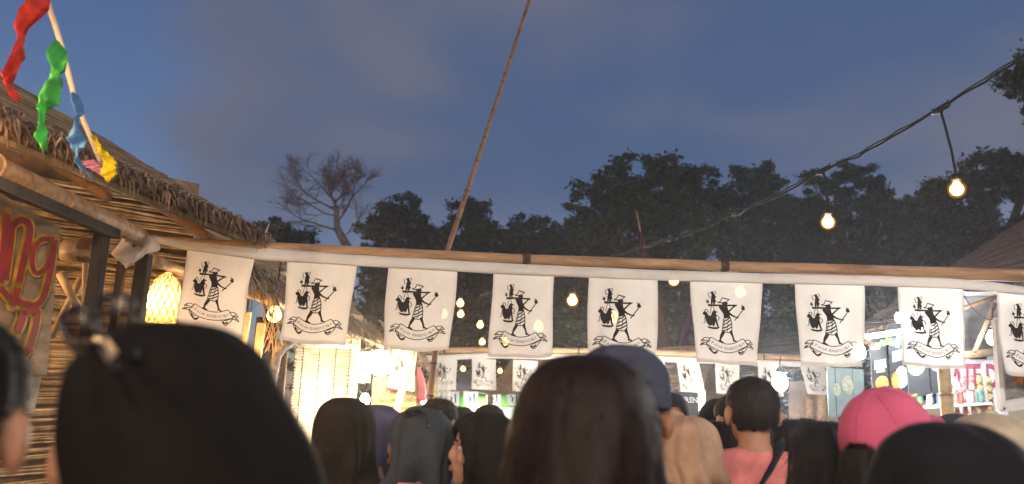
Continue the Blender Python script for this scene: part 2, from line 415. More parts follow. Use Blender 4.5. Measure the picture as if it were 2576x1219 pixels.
# bare tree
def bare_tree():
    Y = 24; rnd = random.Random(3); k = Y/F
    b = ground(P(905, 900, Y)); t = thing('bare_tree', 'leafless grey tree with spreading twiggy crown against the dusk sky', 'tree', b)
    tm = MB(); p0 = b; p1 = P(875, 625, Y); p2 = P(848, 575, Y); p3 = P(846, 520, Y)
    tm.tube([p0, p1, p2, p3], [.22, .15, .10, .07], 8)
    tm.build('trunk', M_['bark_grey'], t, True)
    bm = MB()
    def grow(p, d, ln, r, dep):
        n = 3; pts = [p]; q = p.copy(); dd = d.copy()
        for i in range(n):
            dd = (dd + Vector((rnd.gauss(0, .16), rnd.gauss(0, .16), rnd.gauss(0, .12)+.03))).normalized()
            q = q + dd*ln/n; pts.append(q.copy())
        bm.tube(pts, [r, r*.85, r*.72, r*.6], 5 if r > .03 else 3, False)
        if dep <= 0: return
        for i in range(1, 4):
            for _ in range(2 if (i == 3 or dep < 3) else 1):
                a = Vector((rnd.gauss(0, .62), rnd.gauss(0, .55), rnd.gauss(0, .4)+.12))
                nd_ = (dd + a).normalized()
                grow(pts[i], nd_, ln*rnd.uniform(.5, .78), max(.0048, r*rnd.uniform(.42, .62)), dep-1)
    mains = [((845, 522), (835, 450), .085, 3), ((848, 560), (910, 478), .075, 3), ((846, 530), (770, 490), .065, 3), ((846, 505), (885, 440), .07, 3), ((846, 510), (795, 462), .06, 3), ((850, 580), (725, 558), .06, 2), ((862, 600), (918, 555), .05, 2), ((848, 545), (740, 505), .05, 2)]
    for a, e, r, dep in mains:
        A = P(*a, Y); E = P(*e, Y+rnd.uniform(-1, 1)); dv = E-A
        grow(A, dv.normalized(), dv.length*(.62+.22*abs(dv.normalized().x)), r*.56, dep+1)
    bm.build('branches', M_['bark_grey'], t, True)
bare_tree()
def bare_bush():
    rnd = random.Random(5); Y = 22; b = ground(P(610, 700, Y)); t = thing('bare_bush', 'wispy leafless shrub at the tip of the left thatched roof', 'shrub', b)
    m_ = MB()
    for _ in range(26):
        e = P(rnd.uniform(570, 660), rnd.uniform(548, 590), Y+rnd.uniform(-.5, .5)); b2 = b+Vector((rnd.uniform(-.1, .1), rnd.uniform(-.1, .1), 0))
        md = b2.lerp(e, .6)+Vector((rnd.uniform(-.2, .2), 0, 0)); m_.tube([b2, md, e], [.03, .018, .006], 4)
        for _ in range(4):
            s0 = md.lerp(e, rnd.random()); m_.tube([s0, s0+Vector((rnd.uniform(-.4, .4), 0, rnd.uniform(.1, .4)))], [.01, .005], 3)
    m_.build('twigs', M_['bark_grey'], t)
bare_bush()

# ------------------------------------------------------------------ bamboo pieces
def bamboo(mb, nodes, pts, rad, every=.38, seed=0, sides=12):
    """a culm with swollen rings; ring shapes go to the second builder"""
    rnd = random.Random(seed); pts = [Vector(p) for p in pts]
    n = len(pts); r = rad if isinstance(rad, (list, tuple)) else [rad]*n
    q = []; qr = []; acc = 0; nxt = every*rnd.uniform(.4, 1)
    for i in range(n-1):
        a, b = pts[i], pts[i+1]; ln = (b-a).length; k = max(2, int(ln/.06))
        for j in range(k):
            t = j/k; q.append(a.lerp(b, t)); qr.append(r[i]+(r[i+1]-r[i])*t)
        while acc+ln > nxt:
            t = (nxt-acc)/ln; c = a.lerp(b, t); rr = r[i]+(r[i+1]-r[i])*t; d = (b-a).normalized()
            nodes.tube([c-d*rr*.28, c-d*rr*.1, c+d*rr*.1, c+d*rr*.28], [rr*1.0, rr*1.13, rr*1.13, rr*1.0], sides)
            nxt += every*rnd.uniform(.8, 1.2)
        acc += ln
    q.append(pts[-1]); qr.append(r[-1])
    mb.tube(q, qr, sides); return mb

# main beam and what hangs on it
BY = 4.62
bl = [P(380, 604, BY+.1), P(655, 620, BY+.04), P(1288, 651, BY), P(1887, 672, BY), P(2576, 694, BY-.02), P(2900, 703, BY-.03)]
t = thing('bamboo_beam', 'long pale bamboo beam the nearest white flags hang from', 'bamboo pole', bl[0])
mb, nb = MB(), MB(); bamboo(mb, nb, bl, [.023, .026, .027, .029, .036, .038], .9, 4)
mb.build('culm', M_['bamboo'], t, True)
kn = MB(); rnd = random.Random(2)
for kx, ky in ((1325, 652), (1822, 670), (2325, 686)):
    c = P(kx, ky, BY-.005)
    kn.tube([c-Vector((.022, 0, 0)), c, c+Vector((.022, 0, 0))], [.029, .034, .03], 12)
    for _ in range(26):
        d = Vector((rnd.gauss(0, 1), rnd.gauss(0, .6), rnd.gauss(0, 1))).normalized()
        kn.tube([c+d*.02, c+d*rnd.uniform(.036, .048)], [.004, .0015], 4)
kn.build('knot', M_['node'], t)
# post that carries it on the right, outside the frame, and its left fixing
ps = MB(); pn = MB(); c = bl[5]; bamboo(ps, pn, [ground(c)+Vector((-.1, .06, 0)), c+Vector((-.1, .06, .1))], .04, .4, 5)
t2 = thing('bamboo_post', 'bamboo post carrying the beam end beyond the frame edge', 'bamboo pole', ground(c)); ps.build('culm', M_['bamboo'], t2, True); pn.build('node', M_['node'], t2, True)

# twine where the beam meets the left roof
tw = MB(); c = P(655, 618, BY-.0)
for k in range(6): tw.tube([c+Vector((-.02+.008*k, -.032, -.02)), c+Vector((-.02+.008*k, 0, .03)), c+Vector((-.02+.008*k, .032, -.01)), c+Vector((-.02+.008*k, 0, -.03)), c+Vector((-.02+.008*k, -.032, -.02))], .004, 5)
tw.tube([c+Vector((0, -.02, .02)), c+Vector((.02, -.01, .06)), c+Vector((.035, 0, .12))], .004, 5)
tag(tw.build('twine', M_['bamboo_pale'], None, True, loc=c), 'pale twine lashing with loose end on beam at roof tip', 'twine')

# cloth band along the beam
TOPS = [(380, 590), (470, 606), (655, 622), (900, 640), (1288, 662), (1660, 678), (1887, 686), (2200, 692), (2400, 699), (2500, 708), (2576, 720), (2760, 748)]
BOTS = [(385, 610), (470, 630), (655, 655), (900, 670), (1288, 692), (1660, 706), (1887, 713), (2200, 720), (2400, 727), (2500, 735), (2576, 743), (2760, 768)]
def interp(tab, x):
    for i in range(len(tab)-1):
        if x <= tab[i+1][0] or i == len(tab)-2:
            a, b = tab[i], tab[i+1]; return a[1]+(b[1]-a[1])*(x-a[0])/(b[0]-a[0])
def band(a, b):
    x = 380+(2740-380)*a; y = interp(TOPS, x)*(1-b)+interp(BOTS, x)*b
    p = P(x, y, BY-.045); p.y += -.012*math.sin(b*3.1) + .008*noise.noise(Vector((x*.01, b*2, 0))) + (.02*(1-b)); return p
bnd = MB().grid(band, 150, 6).build('cloth_band', M_['cloth'], None, True, thick=.002, loc=P(1288, 670, BY))
tag(bnd, 'long white cloth band stretched under the nearest bamboo beam', 'cloth band')
hm = MB()
hm.grid(lambda a, b: band(a, .86+.05*b)+Vector((0, -.0035, 0)), 150, 1)
o = hm.build('stitched_hem', M_['cloth'], bnd, True)

# ------------------------------------------------------------------ flag emblem, traced as flat print in flag widths
def tr2(p):
    x, y = p[0]-592, p[1]-62; a = -R(3.2); x, y = x*math.cos(a)-y*math.sin(a), x*math.sin(a)+y*math.cos(a)
    return (.5+x/840, y/1110)
class EP(Print):
    def poly(s, pts): return Print.poly(s, [tr2(p) for p in pts])
    def stroke(s, pts, wd, smooth=True):
        k = 1/840; w2 = [x*k for x in wd] if isinstance(wd, (list, tuple)) else wd*k
        # keep aspect: work in flag-width units, v scaled back afterwards
        q = [(tr2(p)[0], tr2(p)[1]*1110/840) for p in pts]; o = len(s.v); Print.stroke(s, q, w2, smooth)
        s.v[o:] = [(a, b*840/1110) for a, b in s.v[o:]]; return s
def emblem():
    f = EP()
    f.stroke([(470, 340), (503, 328), (525, 278)], 11, False); f.stroke([(523, 279), (606, 304)], 10, False); f.stroke([(606, 302), (565, 338)], 10, False)
    f.stroke([(466, 341), (520, 350), (567, 337)], 13, False); f.stroke([(533, 288), (592, 312)], 5, False)
    f.poly([(515, 345), (520, 338), (575, 332), (578, 350), (586, 363), (572, 372), (562, 390), (520, 388)])
    f.poly([(480, 395), (520, 380), (560, 385), (575, 400), (578, 440), (588, 470), (592, 490), (582, 520), (520, 525), (515, 490), (500, 460), (482, 425), (474, 405)])
    f.poly([(350, 366), (520, 371), (690, 380), (692, 390), (640, 400), (520, 392), (352, 396)])
    f.stroke([(583, 468), (620, 432), (655, 400)], [22, 18, 16], False); f.poly([(635, 378), (662, 375), (684, 386), (680, 398), (650, 410), (636, 398)])
    f.stroke([(582, 488), (615, 520), (660, 545), (702, 552)], [30, 24, 18, 20], False)
    f.stroke([(648, 591), (754, 458)], 13, False)
    f.poly([(736, 425), (748, 412), (726, 392), (752, 405), (742, 374), (766, 398), (776, 394), (780, 420), (790, 440), (772, 457), (745, 452)])
    # wrapped skirt: waist, folds and hem
    f.poly([(518, 512), (588, 506), (592, 545), (560, 556), (514, 560)])
    for q, wd in (([(508, 598), (550, 580), (592, 548)], 15), ([(500, 640), (550, 622), (600, 578)], 14), ([(490, 690), (540, 672), (603, 630)], 17), ([(484, 722), (540, 710), (604, 672)], 15), ([(530, 560), (520, 600), (500, 690)], 8), ([(565, 560), (560, 620), (540, 735)], 7)): f.stroke(q, wd)
    f.stroke([(512, 560), (496, 640), (476, 725)], 9); f.stroke([(592, 545), (604, 620), (606, 705)], 11); f.stroke([(474, 724), (520, 742), (575, 745), (606, 704)], 12)
    f.poly([(478, 726), (518, 738), (492, 782), (458, 830), (452, 850), (487, 878), (480, 887), (414, 868), (412, 860), (430, 845), (443, 790), (463, 750)])
    f.poly([(570, 738), (606, 702), (613, 760), (626, 810), (633, 845), (668, 868), (664, 877), (609, 868), (611, 850), (599, 800), (580, 768)])
    # little figure on the pole, hanging fruit, cords, basket of two figures
    f.poly([(382, 208), (415, 194), (432, 196), (428, 212), (438, 225), (447, 255), (460, 268), (446, 282), (442, 300), (455, 335), (436, 342), (437, 366), (412, 366), (411, 334), (404, 366), (386, 366), (392, 300), (398, 282), (404, 250), (402, 220)])
    f.stroke([(366, 212), (376, 276), (400, 268)], 9, False); f.stroke([(436, 200), (454, 196), (458, 214), (446, 238)], 7)
    f.disc((350, 333), 18); f.stroke([(338, 298), (351, 320), (364, 300)], 7, False); f.stroke([(352, 345), (358, 374)], 7, False)
    f.stroke([(390, 394), (362, 502)], 7, False); f.stroke([(411, 394), (424, 450)], 7, False)
    f.poly([(270, 492), (290, 468), (315, 464), (333, 490), (348, 520), (370, 522), (392, 472), (412, 446), (464, 474), (432, 482), (438, 515), (432, 545), (438, 590), (444, 672), (426, 672), (414, 604), (400, 652), (378, 668), (372, 640), (354, 660), (330, 655), (312, 622), (300, 590), (300, 520), (284, 515)])
    f.stroke([(300, 472), (308, 443), (334, 445), (342, 482)], 10); f.stroke([(434, 508), (466, 545), (450, 588)], 10, False); f.stroke([(300, 525), (290, 575), (286, 620), (262, 622)], 9, False); f.stroke([(428, 590), (444, 680)], 10, False)
    f.poly([(300, 664), (380, 676), (462, 674), (432, 700), (390, 705), (325, 692)])
    s = EP(); k = 10.5
    for q in ([(330, 812), (420, 865), (490, 892), (560, 899), (640, 886), (700, 858), (745, 838)], [(262, 898), (330, 950), (420, 995), (520, 1014), (620, 1006), (720, 972), (815, 932)],
              [(330, 812), (300, 855), (262, 898)], [(745, 838), (780, 880), (815, 932)], [(320, 828), (265, 818), (225, 838), (200, 866)], [(200, 866), (245, 858), (300, 862)],
              [(180, 922), (215, 890), (268, 880)], [(180, 922), (225, 912), (272, 912)], [(768, 862), (825, 858), (862, 888), (880, 916)], [(880, 916), (840, 908), (795, 905)],
              [(812, 915), (860, 935), (896, 976)], [(896, 976), (850, 958), (815, 946)], [(262, 904), (286, 970), (335, 1030), (372, 1022), (392, 986)], [(275, 908), (310, 962), (350, 986)],
              [(668, 1000), (690, 1040), (722, 1052), (765, 1010), (816, 938)], [(690, 998), (740, 975), (800, 945)], [(305, 858), (318, 866)], [(290, 874), (304, 884)], [(766, 880), (780, 872)], [(780, 900), (795, 892)],
              [(225, 842), (245, 856)], [(850, 880), (830, 900)], [(200, 905), (240, 895)], [(870, 948), (840, 940)]):
        s.stroke(q, k)
    for q in ([(290, 960), (335, 1022), (380, 1000)], [(680, 1010), (715, 1030), (745, 1000)]): s.stroke(q, 22)
    x = Print()
    base = [(318, 898), (400, 946), (480, 971), (560, 978), (640, 966), (700, 946), (758, 913)]
    def bp(u):
        u = max(0, min(.9999, u))*6; i = int(u); a = Vector(base[i]); b = Vector(base[i+1]); return a.lerp(b, u-i), (b-a).normalized()
    pos = 0.0
    total = sum(1.0 if c.isupper() else (.55 if c == ' ' else .78) for c in 'Pasar Kangen Jogja')
    for c in 'Pasar Kangen Jogja':
        wd = 1.0 if c.isupper() else (.55 if c == ' ' else .78)
        if c != ' ':
            pt, dr = bp(pos/total); sz = 62 if c.isupper() else 48; up = Vector((dr.y, -dr.x))
            o = len(x.v)
            x.text(c.upper(), lambda a, b: tr2(pt+dr*a*.80+up*b), sz, .030)
        pos += wd
    return f.refine(.12), s.refine(.2), x
E_FIG, E_SCR, E_TXT = emblem()
def lay_emblem(t, S, figure=True):
    off = lambda u, v: S(u, v, .0028)
    if figure: E_FIG.lay(off).build('bearer_print', M_['ink'], t)
    E_SCR.lay(off).build('scroll_print', M_['ink_soft'], t)
    E_TXT.lay(off).build('lettering_print', M_['ink_soft'], t)
FLAGS = [((472, 628), (641, 650), (607, 851), (447, 815)), ((724, 656), (896, 667), (868, 868), (705, 856)), ((977, 671), (1152, 681), (1130, 881), (962, 876)),
         ((1240, 687), (1395, 695), (1386, 899), (1228, 896)), ((1480, 697), (1655, 704), (1651, 919), (1479, 912)), ((1737, 705), (1918, 713), (1911, 922), (1755, 912)),
         ((1998, 713), (2175, 719), (2177, 924), (2018, 919)), ((2259, 720), (2423, 727), (2431, 929), (2279, 919)), ((2506, 734), (2684, 746), (2694, 950), (2522, 940))]
FL = ['white flag with black bearer emblem nearest the left thatched stall, warm lit', 'white flag with black bearer emblem right of the bulb under the left eave',
      'white flag with black bearer emblem left of the two stacked bulbs', 'white flag with black bearer emblem, two bulbs glowing through its lower part',
      'white flag with black bearer emblem whose lower edge is hidden by the dark-haired head', 'white flag with black bearer emblem and a bulb glowing through its top right corner',
      'white flag with black bearer emblem, cold lamp glare at its lower right corner', 'white flag with black bearer emblem above the pink cap and dark menu boards', 'white flag cut off by the right edge of the picture, emblem half seen']
def flag(corners, label, Y, seed, group, amp=.020, nu=16, nv=20, deep=0., fig=True):
    rnd = random.Random(seed); k = [P(*c, Y) for c in corners]
    ph = rnd.uniform(0, 6); a1 = rnd.uniform(.5, 1.2)*amp; a2 = rnd.uniform(.3, 1)*amp; bl_ = rnd.uniform(-.02, .02)
    cl = [rnd.uniform(-.03, .03) for _ in range(2)]
    def S(u, v, off=0.):
        p = k[0].lerp(k[1], u).lerp(k[3].lerp(k[2], u), v)
        env = .25+.75*v
        d = a1*math.sin(u*6.5+ph+v*1.2)*env + a2*math.sin(u*11+ph*2)*v*v*.5 + bl_*math.sin(v*3.1)
        d += cl[0]*v*max(0, .12-u)/.12*v + cl[1]*v*max(0, u-.88)/.12*v
        d += .006*math.sin((u*1.3+v)*9+ph)*math.sin(v*3.1) + .010*noise.noise(Vector((u*2.6+seed*3.1, v*3.2, seed)))*env
        p.y += d - off
        p.z += -.006*math.sin(u*3.14)*v*(1+math.sin(seed))
        p.x += .004*math.sin(v*5+ph)*(u-.5)*2
        p.z += .004*math.sin(u*9+ph)*v
        return p
    t = thing('flag', label, 'flag', k[0].lerp(k[1], .5), group)
    MB().grid(S, nu, nv).build('cloth', M_['cloth'], t, True)
    hem = MB(); hem.grid(lambda a, b: S(a, .955+.045*b, .0016), nu, 2); hem.grid(lambda a, b: S(a*.03, b, .0016), 1, nv); hem.grid(lambda a, b: S(.97+a*.03, b, .0016), 1, nv)
    hem.build('hem', M_['cloth'], t, True)
    lay_emblem(t, S, fig)
    return t
for i, (c, lb) in enumerate(zip(FLAGS, FL)): flag(c, lb, BY-.035, 50+i, 'white flags on the nearest bamboo beam')

# second row, further down the lane
B2 = 13.0
t = thing('bamboo_beam', 'bamboo beam of the middle flag row further down the lane', 'bamboo pole', P(1040, 890, B2))
mb, nb = MB(), MB(); bamboo(mb, nb, [P(1030, 884, B2), P(1240, 881, B2), P(1660, 889, B2), P(2100, 905, B2)], .05, 1., 8)
mb.build('culm', M_['bamboo'], t, True); nb.build('node', M_['node'], t, True, kind='stuff')
def band2(a, b):
    x = 1040+1050*a; y = (interp([(1040, 896), (1240, 888), (1660, 897), (2100, 913)], x))+b*14
    return P(x, y, B2-.08)
tag(MB().grid(band2, 60, 2).build('cloth_band', M_['cloth'], None, True, thick=.002, loc=P(1500, 890, B2)), 'thin white cloth band of the middle flag row', 'cloth band')
f2 = [(1090, 903, 60, 76, -3, 'small white flag second row, beside the red panel'), (1187, 902, 61, 77, 0, 'small white flag second row, between the two tiny far bulbs'), (1292, 906, 60, 78, -4, 'small white flag second row, half hidden by the large dark-haired head'),
      (1612, 908, 60, 80, 0, 'small white flag second row, showing past the blue-grey cap'), (1700, 908, 58, 80, 14, 'small white flag second row, tilted above the dark cap of writing'), (1800, 910, 60, 80, 2, 'small white flag second row, above the black cap with red mark'),
      (1905, 914, 60, 82, 6, 'small white flag second row, beside the cold white lamp'), (2012, 914, 60, 78, 20, 'small white flag second row, swung out before the right stall posts')]
for i, (x, y, wd, h, lean, lb) in enumerate(f2):
    flag([(x, y), (x+wd, y+3), (x+wd+lean, y+h+3), (x+lean, y+h)], lb, B2-.1, 80+i, 'white flags of the middle row', .03, 6, 8)
# flags along the left stall by the bright lamp
flag([(893, 890), (940, 884), (930, 962), (892, 960)], 'white flag washed out by the bright warm lamp, left of it', 7.9, 91, 'white flags beside the warm lamp', .02, 6, 8)
flag([(985, 880), (1048, 886), (1040, 985), (975, 975)], 'white flag behind the slanted bamboo prop above the menu board', 8.6, 92, 'white flags beside the warm lamp', .02, 6, 8)
# third row
B3 = 20.
t3 = tag(MB().tube([P(1120, 984, B3), P(1460, 990, B3)], .04, 8).build('bamboo_beam', M_['bamboo'], None, True, loc=P(1290, 987, B3)), 'far bamboo beam with the tiniest flags in front of the green cloth', 'bamboo pole')
for i, x in enumerate((1118, 1165, 1222, 1272)):
    p = [P(x, 985, B3-.1), P(x+38, 986, B3-.1), P(x+37, 1022, B3-.1), P(x+3, 1020, B3-.1)]
    t = thing('flag', ['tiny far flag left of the green cloth', 'tiny far flag second along before the green cloth', 'tiny far flag third along before the green cloth', 'tiny far flag at the right end of the green cloth'][i], 'flag', p[0], 'tiny far flags')
    Sf = lambda u, v, off=0., p=p: p[0].lerp(p[1], u).lerp(p[3].lerp(p[2], u), v)+Vector((0, .03*math.sin(u*6+i)-off*4, 0))
    MB().grid(Sf, 4, 4).build('cloth', M_['cloth'], t, True)
    pr = Print().stroke([(.3, .3), (.45, .5), (.35, .7)], .07).stroke([(.72, .15), (.74, .8)], .10).stroke([(.5, .4), (.45, .8)], .06)
    pr.lay(lambda u, v: Sf(u, v, .004)).build('lettering_print', M_['ink_soft'], t)
gp = MB().grid(lambda a, b: P(1135+200*a, 988+38*b, B3+.4), 8, 3).build('green_cloth', material('green_cloth', (.14, .36, .035), .8, .2, 3.), None, True, thick=.01, loc=P(1230, 1005, B3))
tag(gp, 'bright green cloth hung behind the tiniest flags', 'cloth')

# tangled flag over the end of the eave pole
ct = [P(300, 585, 4.12), P(392, 596, 4.12), P(398, 628, 4.05), P(288, 640, 4.05)]
def S0(u, v, off=0.):
    a = P(318, 578, 4.1).lerp(P(372, 602, 4.05), u); b = P(281, 638, 4.1).lerp(P(320, 677, 4.05), u)
    p = a.lerp(b, v); p.y += .015*math.sin(u*7+v*3)-off-.01*v; return p
def S1(u, v, off=0.):
    a = P(366, 592, 4.08).lerp(P(390, 594, 4.1), u); b = P(364, 645, 4.02).lerp(P(401, 626, 4.0), u)
    p = a.lerp(b, v); p.y += .02*math.sin(u*5+v*4)-off; return p
def S2(u, v, off=0.):
    a = P(366, 598, 4.09).lerp(P(320, 677, 4.07), u); b = P(372, 602, 4.05).lerp(P(364, 646, 4.02), u)
    p = a.lerp(b, v); p.y += .01*math.sin(u*5)-off; return p
t = thing('tangled_flag', 'crumpled white flag caught on the end of the left eave pole', 'flag', P(340, 590, 4.1))
MB().grid(S0, 8, 8).build('cloth', M_['cloth'], t, True, thick=.002)
MB().grid(S1, 6, 6).grid(S2, 6, 4).build('folded_corner', M_['cloth'], t, True, thick=.002)
E_SCR.lay(lambda u, v: S0(u, (v-.62)*1.5, .004)).build('scroll_print', M_['ink_soft'], t)
E_TXT.lay(lambda u, v: S0(u, (v-.62)*1.5, .004)).build('lettering_print', M_['ink_soft'], t)

# ------------------------------------------------------------------ leaning pole, pennants behind the flags
pl = [ground(P(1050, 900, 5.3)), P(1125, 632, 5.25), P(1235, 300, 5.5), P(1332, 0, 5.8), P(1400, -200, 6.0)]
t = thing('leaning_pole', 'tall thin bamboo pole leaning up into the sky', 'bamboo pole', pl[0])
mb, nb = MB(), MB(); bamboo(mb, nb, pl, [.022, .017, .014, .012, .009], .22, 3, 8)
mb.build('culm', material('bamboo_weathered', (.26, .145, .085), .6, .35, 9., c2=(.13, .07, .04), bump=.15), t, True); nb.build('node', M_['node'], t, True, kind='stuff')
def pennant(label, x0, y0, x1, y1, wd, Y, c, pole=None):
    t = thing('pennant', label, 'banner', ground(P(x1, y1, Y)), 'tall cloth pennants behind the flags')
    mt = material('pennant_cloth', c, .85, .25, 6.)
    b = P(x1, y1, Y); k = Y/F
    MB().grid(lambda u, v: P(x0+(x1-x0)*v+(u-.5)*(8+(wd-8)*v), y0+(y1-y0)*v, Y)+Vector((0, .08*math.sin(u*6+v*5), 0)), 6, 14).build('cloth', mt, t, True)
    tp = P(*(pole or (x0, y0-10)), Y+.1)
    MB().tube([ground(b)+Vector((0, .1, 0)), b+Vector((0, .1, 0)), P(x0, y0, Y+.1), tp], [.03, .025, .015, .01], 6).build('pole', M_['bamboo'], t, True)
pennant('maroon pennant rising behind the beam, middle of the treeline', 1612, 585, 1668, 900, 60, 15.5, (.075, .012, .016), (1600, 530))
pennant('purple pennant beside the maroon one in a flag gap', 1737, 770, 1712, 900, 30, 16., (.10, .016, .115))

# ------------------------------------------------------------------ string lights
def bulb(label, px, py, Y, r=.036, top=None, group='glowing globe bulbs', mat='bulb', strength=None):
    c = P(px, py, Y); t = thing('hanging_bulb', label, 'light bulb', c, group)
    pts = [(0.0005, -r)] + [(r*math.sin(a), -r*math.cos(a)) for a in [math.pi*i/10 for i in range(1, 9)]] + [(r*.5, r*1.02), (r*.42, r*1.25)]
    MB().lathe([(max(a_*1.22, .0005), z_*1.22) for a_, z_ in pts], c, 18).build('globe', M_['bulb_halo_glass'], t, True); MB().lathe([(a_*.86, z_*.86) for a_, z_ in pts], c, 14).build('filament_core', M_[mat], t, True)  # outer globe carries the imitated halo, the core gives the light
    MB().lathe([(r*.5, r*1.35), (r*.58, r*1.4), (r*.54, r*1.95), (r*.3, r*2.25), (r*.12, r*2.4)], c, 12).build('socket', M_['socket'], t, True)
    tp = top if top is not None else c+Vector((0, 0, r*6))
    a = c+Vector((0, 0, r*2.3)); MB().tube([a, a.lerp(tp, .35)+Vector((.006, 0, 0)), a.lerp(tp, .75)+Vector((.004, 0, 0)), tp], .0065 if Y < 5 else .006, 6).build('cord', M_['cable'], t, True)
    return t
SP = [P(2760, 55, 3.5), P(2576, 140, 3.75), P(2480, 205, 3.9), P(2365, 275, 4.15), P(2240, 345, 4.4), P(2160, 395, 4.55), P(2070, 430, 4.75), P(1960, 492, 5.0), P(1855, 535, 5.3), P(1770, 575, 5.6), P(1690, 602, 5.9), P(1545, 646, 6.5), P(1440, 690, 7.0), P(1208, 745, 8.2)]
t = thing('light_string', 'black twisted cable of the bulb string crossing the evening sky', 'string lights', SP[3])
def wob(pts, s):
    q = []
    for i in range(len(pts)-1):
        for k in range(6):
            u = k/6; p = pts[i].lerp(pts[i+1], u); q.append(p+Vector((0, 0, s*.006*math.sin(i*2.3+u*6.28*.7+s))))
    return q+[pts[-1]]
MB().tube(wob(SP, 1), .0062, 6).build('cable', M_['cable'], t, True)
MB().tube([p+Vector((0, .008, .012)) for p in wob(SP, -1)], .0045, 6).build('messenger_wire', material('steel_wire', (.03, .03, .032), .85, .2, 30.), t, True)
for i in (3, 6, 8, 10):
    d = (SP[i+1]-SP[i-1]).normalized(); c = SP[i]
    mj = MB(); mj.tube([c-d*.055, c-d*.04, c+d*.03, c+d*.05], [.009, .017, .017, .008], 8); mj.box(c-Vector((0, 0, .012)), (.02, .02, .02))
    for s in (-1, 1): mj.tube([c+d*.03*s, c+d*.05*s+Vector((0, 0, .025))], .004, 5)
    mj.build('junction', M_['socket'], t, True)
bulb('larger glowing bulb hanging highest, near the right edge', 2407, 477, 4.1, .036, SP[3])
bulb('glowing bulb hanging before the dark trees, second highest', 2083, 560, 4.7, .036, SP[6])
bulb('bulb glowing through the top right corner of a white flag', 1863, 735, 5.3, .036, SP[8])
bulb('glowing bulb just under the beam between the fifth and sixth flags', 1695, 706, 5.85, .037, SP[10])
bulb('glowing bulb in the gap between the fourth and fifth flags', 1440, 757, 6.6, .042, None)
bulb('upper of two stacked bulbs right of the third flag', 1158, 764, 8.5, .038)
bulb('lower of two stacked bulbs right of the third flag', 1159, 791, 9.3, .038)
bulb('bulb touching the left edge of the fourth flag, mid height', 1208, 818, 9.8, .040)
bulb('lowest bulb left of the fourth flag, just above the far beam', 1213, 861, 11.5, .042)
bulb('bulb shining through the right side of the third flag', 1115, 791, 6.2, .034)
bulb('bulb shining through the right side of the fourth flag', 1355, 822, 6.2, .040)
bulb('bulb shining through the scroll at the lower left of the fourth flag', 1270, 861, 6.4, .034)
bulb('bulb shining through the skirt of the bearer on the fifth flag', 1545, 800, 5.6, .036)
bulb('tiny far bulb left of the second small flag', 1165, 929, 15.5, .045)
bulb('tiny far bulb right of the second small flag', 1258, 934, 15.5, .042)
bulb('small amber bulb by the right stall post', 2090, 912, 10, .045)
# ------------------------------------------------------------------ stalls
def thatch_roof(parent, Ef, en, vg, length, rise, seed, rods=230, fringe=1300, mats=('thatch', 'thatch_dry'), slab=True, rod_lean=.35, fr_len=(.10, .26), fw=.75, spread=.16):
    """Ef far eave corner, en unit vector along the eave towards the viewer, vg unit vector up the slope along the verge"""
    rnd = random.Random(seed); n = en.cross(vg).normalized()
    if n.z < 0: n = -n
    pt = lambda s, t_: Ef+en*s+vg*t_
    if slab:
        MB().grid(lambda a, b: pt(.03+length*a, rise*b)-n*.02, 8, 8).build('roof_mat', M_['reed'], parent, thick=.02)
    m_ = MB()
    for i in range(rods):
        t0 = rise*(i+rnd.random())/rods; s_end = -rnd.uniform(.0, .07)
        drift = rnd.uniform(-.05, .05)
        a = pt(s_end, t0)+n*rnd.uniform(.0, .03); L_ = length
        b = pt(length, max(0, min(rise, t0-rod_lean+drift)))+n*rnd.uniform(0, .03)
        md = a.lerp(b, .4)+n*rnd.uniform(0, .02)
        m_.tube([a, md, b], rnd.uniform(.006, .012), 4)
    m_.build('roof_reed', M_[mats[0]], parent, kind='stuff')
    fr = MB()
    for i in range(fringe):
        s = rnd.uniform(-.05, length); t0 = abs(rnd.gauss(0, spread))*min(1, rise)
        p = pt(s, t0)+n*rnd.uniform(.01, .06)
        d = (-vg*rnd.uniform(.6, 1.1) + en*rnd.gauss(-.35, .55) - n*rnd.uniform(-.1, .28)).normalized()
        ln = rnd.uniform(*fr_len)*(1 if t0 < .12 else .8); wd = d.cross(n).normalized()*rnd.uniform(.006, .017)*fw
        q = p+d*ln*.55+n*rnd.uniform(-.01, .02); e = p+d*ln - n*rnd.uniform(0, .05)
        fr.add([p-wd, p+wd, q+wd*.8, q-wd*.8, e], [(0, 1, 2, 3), (3, 2, 4)])
    fr.build('roof_fringe', M_[mats[1]], parent, kind='stuff')
    return pt, n
ZE = 2.42
Ef = PZ(655, 606, ZE); En = PZ(0, 326, ZE); en = (En-Ef).normalized()
V = P(0, 203, 5.5); vg = (V-Ef).normalized()
S1t = thing('thatched_stall', 'open bamboo food stall with dry thatched roof at the left, warm light under its eave', 'market stall', ground(Ef))
ptA, nA_ = thatch_roof(S1t, Ef, en, vg, 3.9, 3.2, 11, 380, 6500, fr_len=(.05, .15), fw=.5, spread=.11)
# laths under the roof and raised ridge strip (the step in the outline)
for k in range(9):
    t0 = .12+k*.36; MB().tube([ptA(.05, t0)-nA_*.055, ptA(3.8, t0)-nA_*.055], .013, 6).build('lath', M_['bamboo_dark'], S1t, True)
for k in range(5):
    s = .35+k*.8; MB().tube([ptA(s, .10)-nA_*.10, ptA(s, 3.0)-nA_*.10], .025, 8).build('rafter', M_['bamboo'], S1t, True)
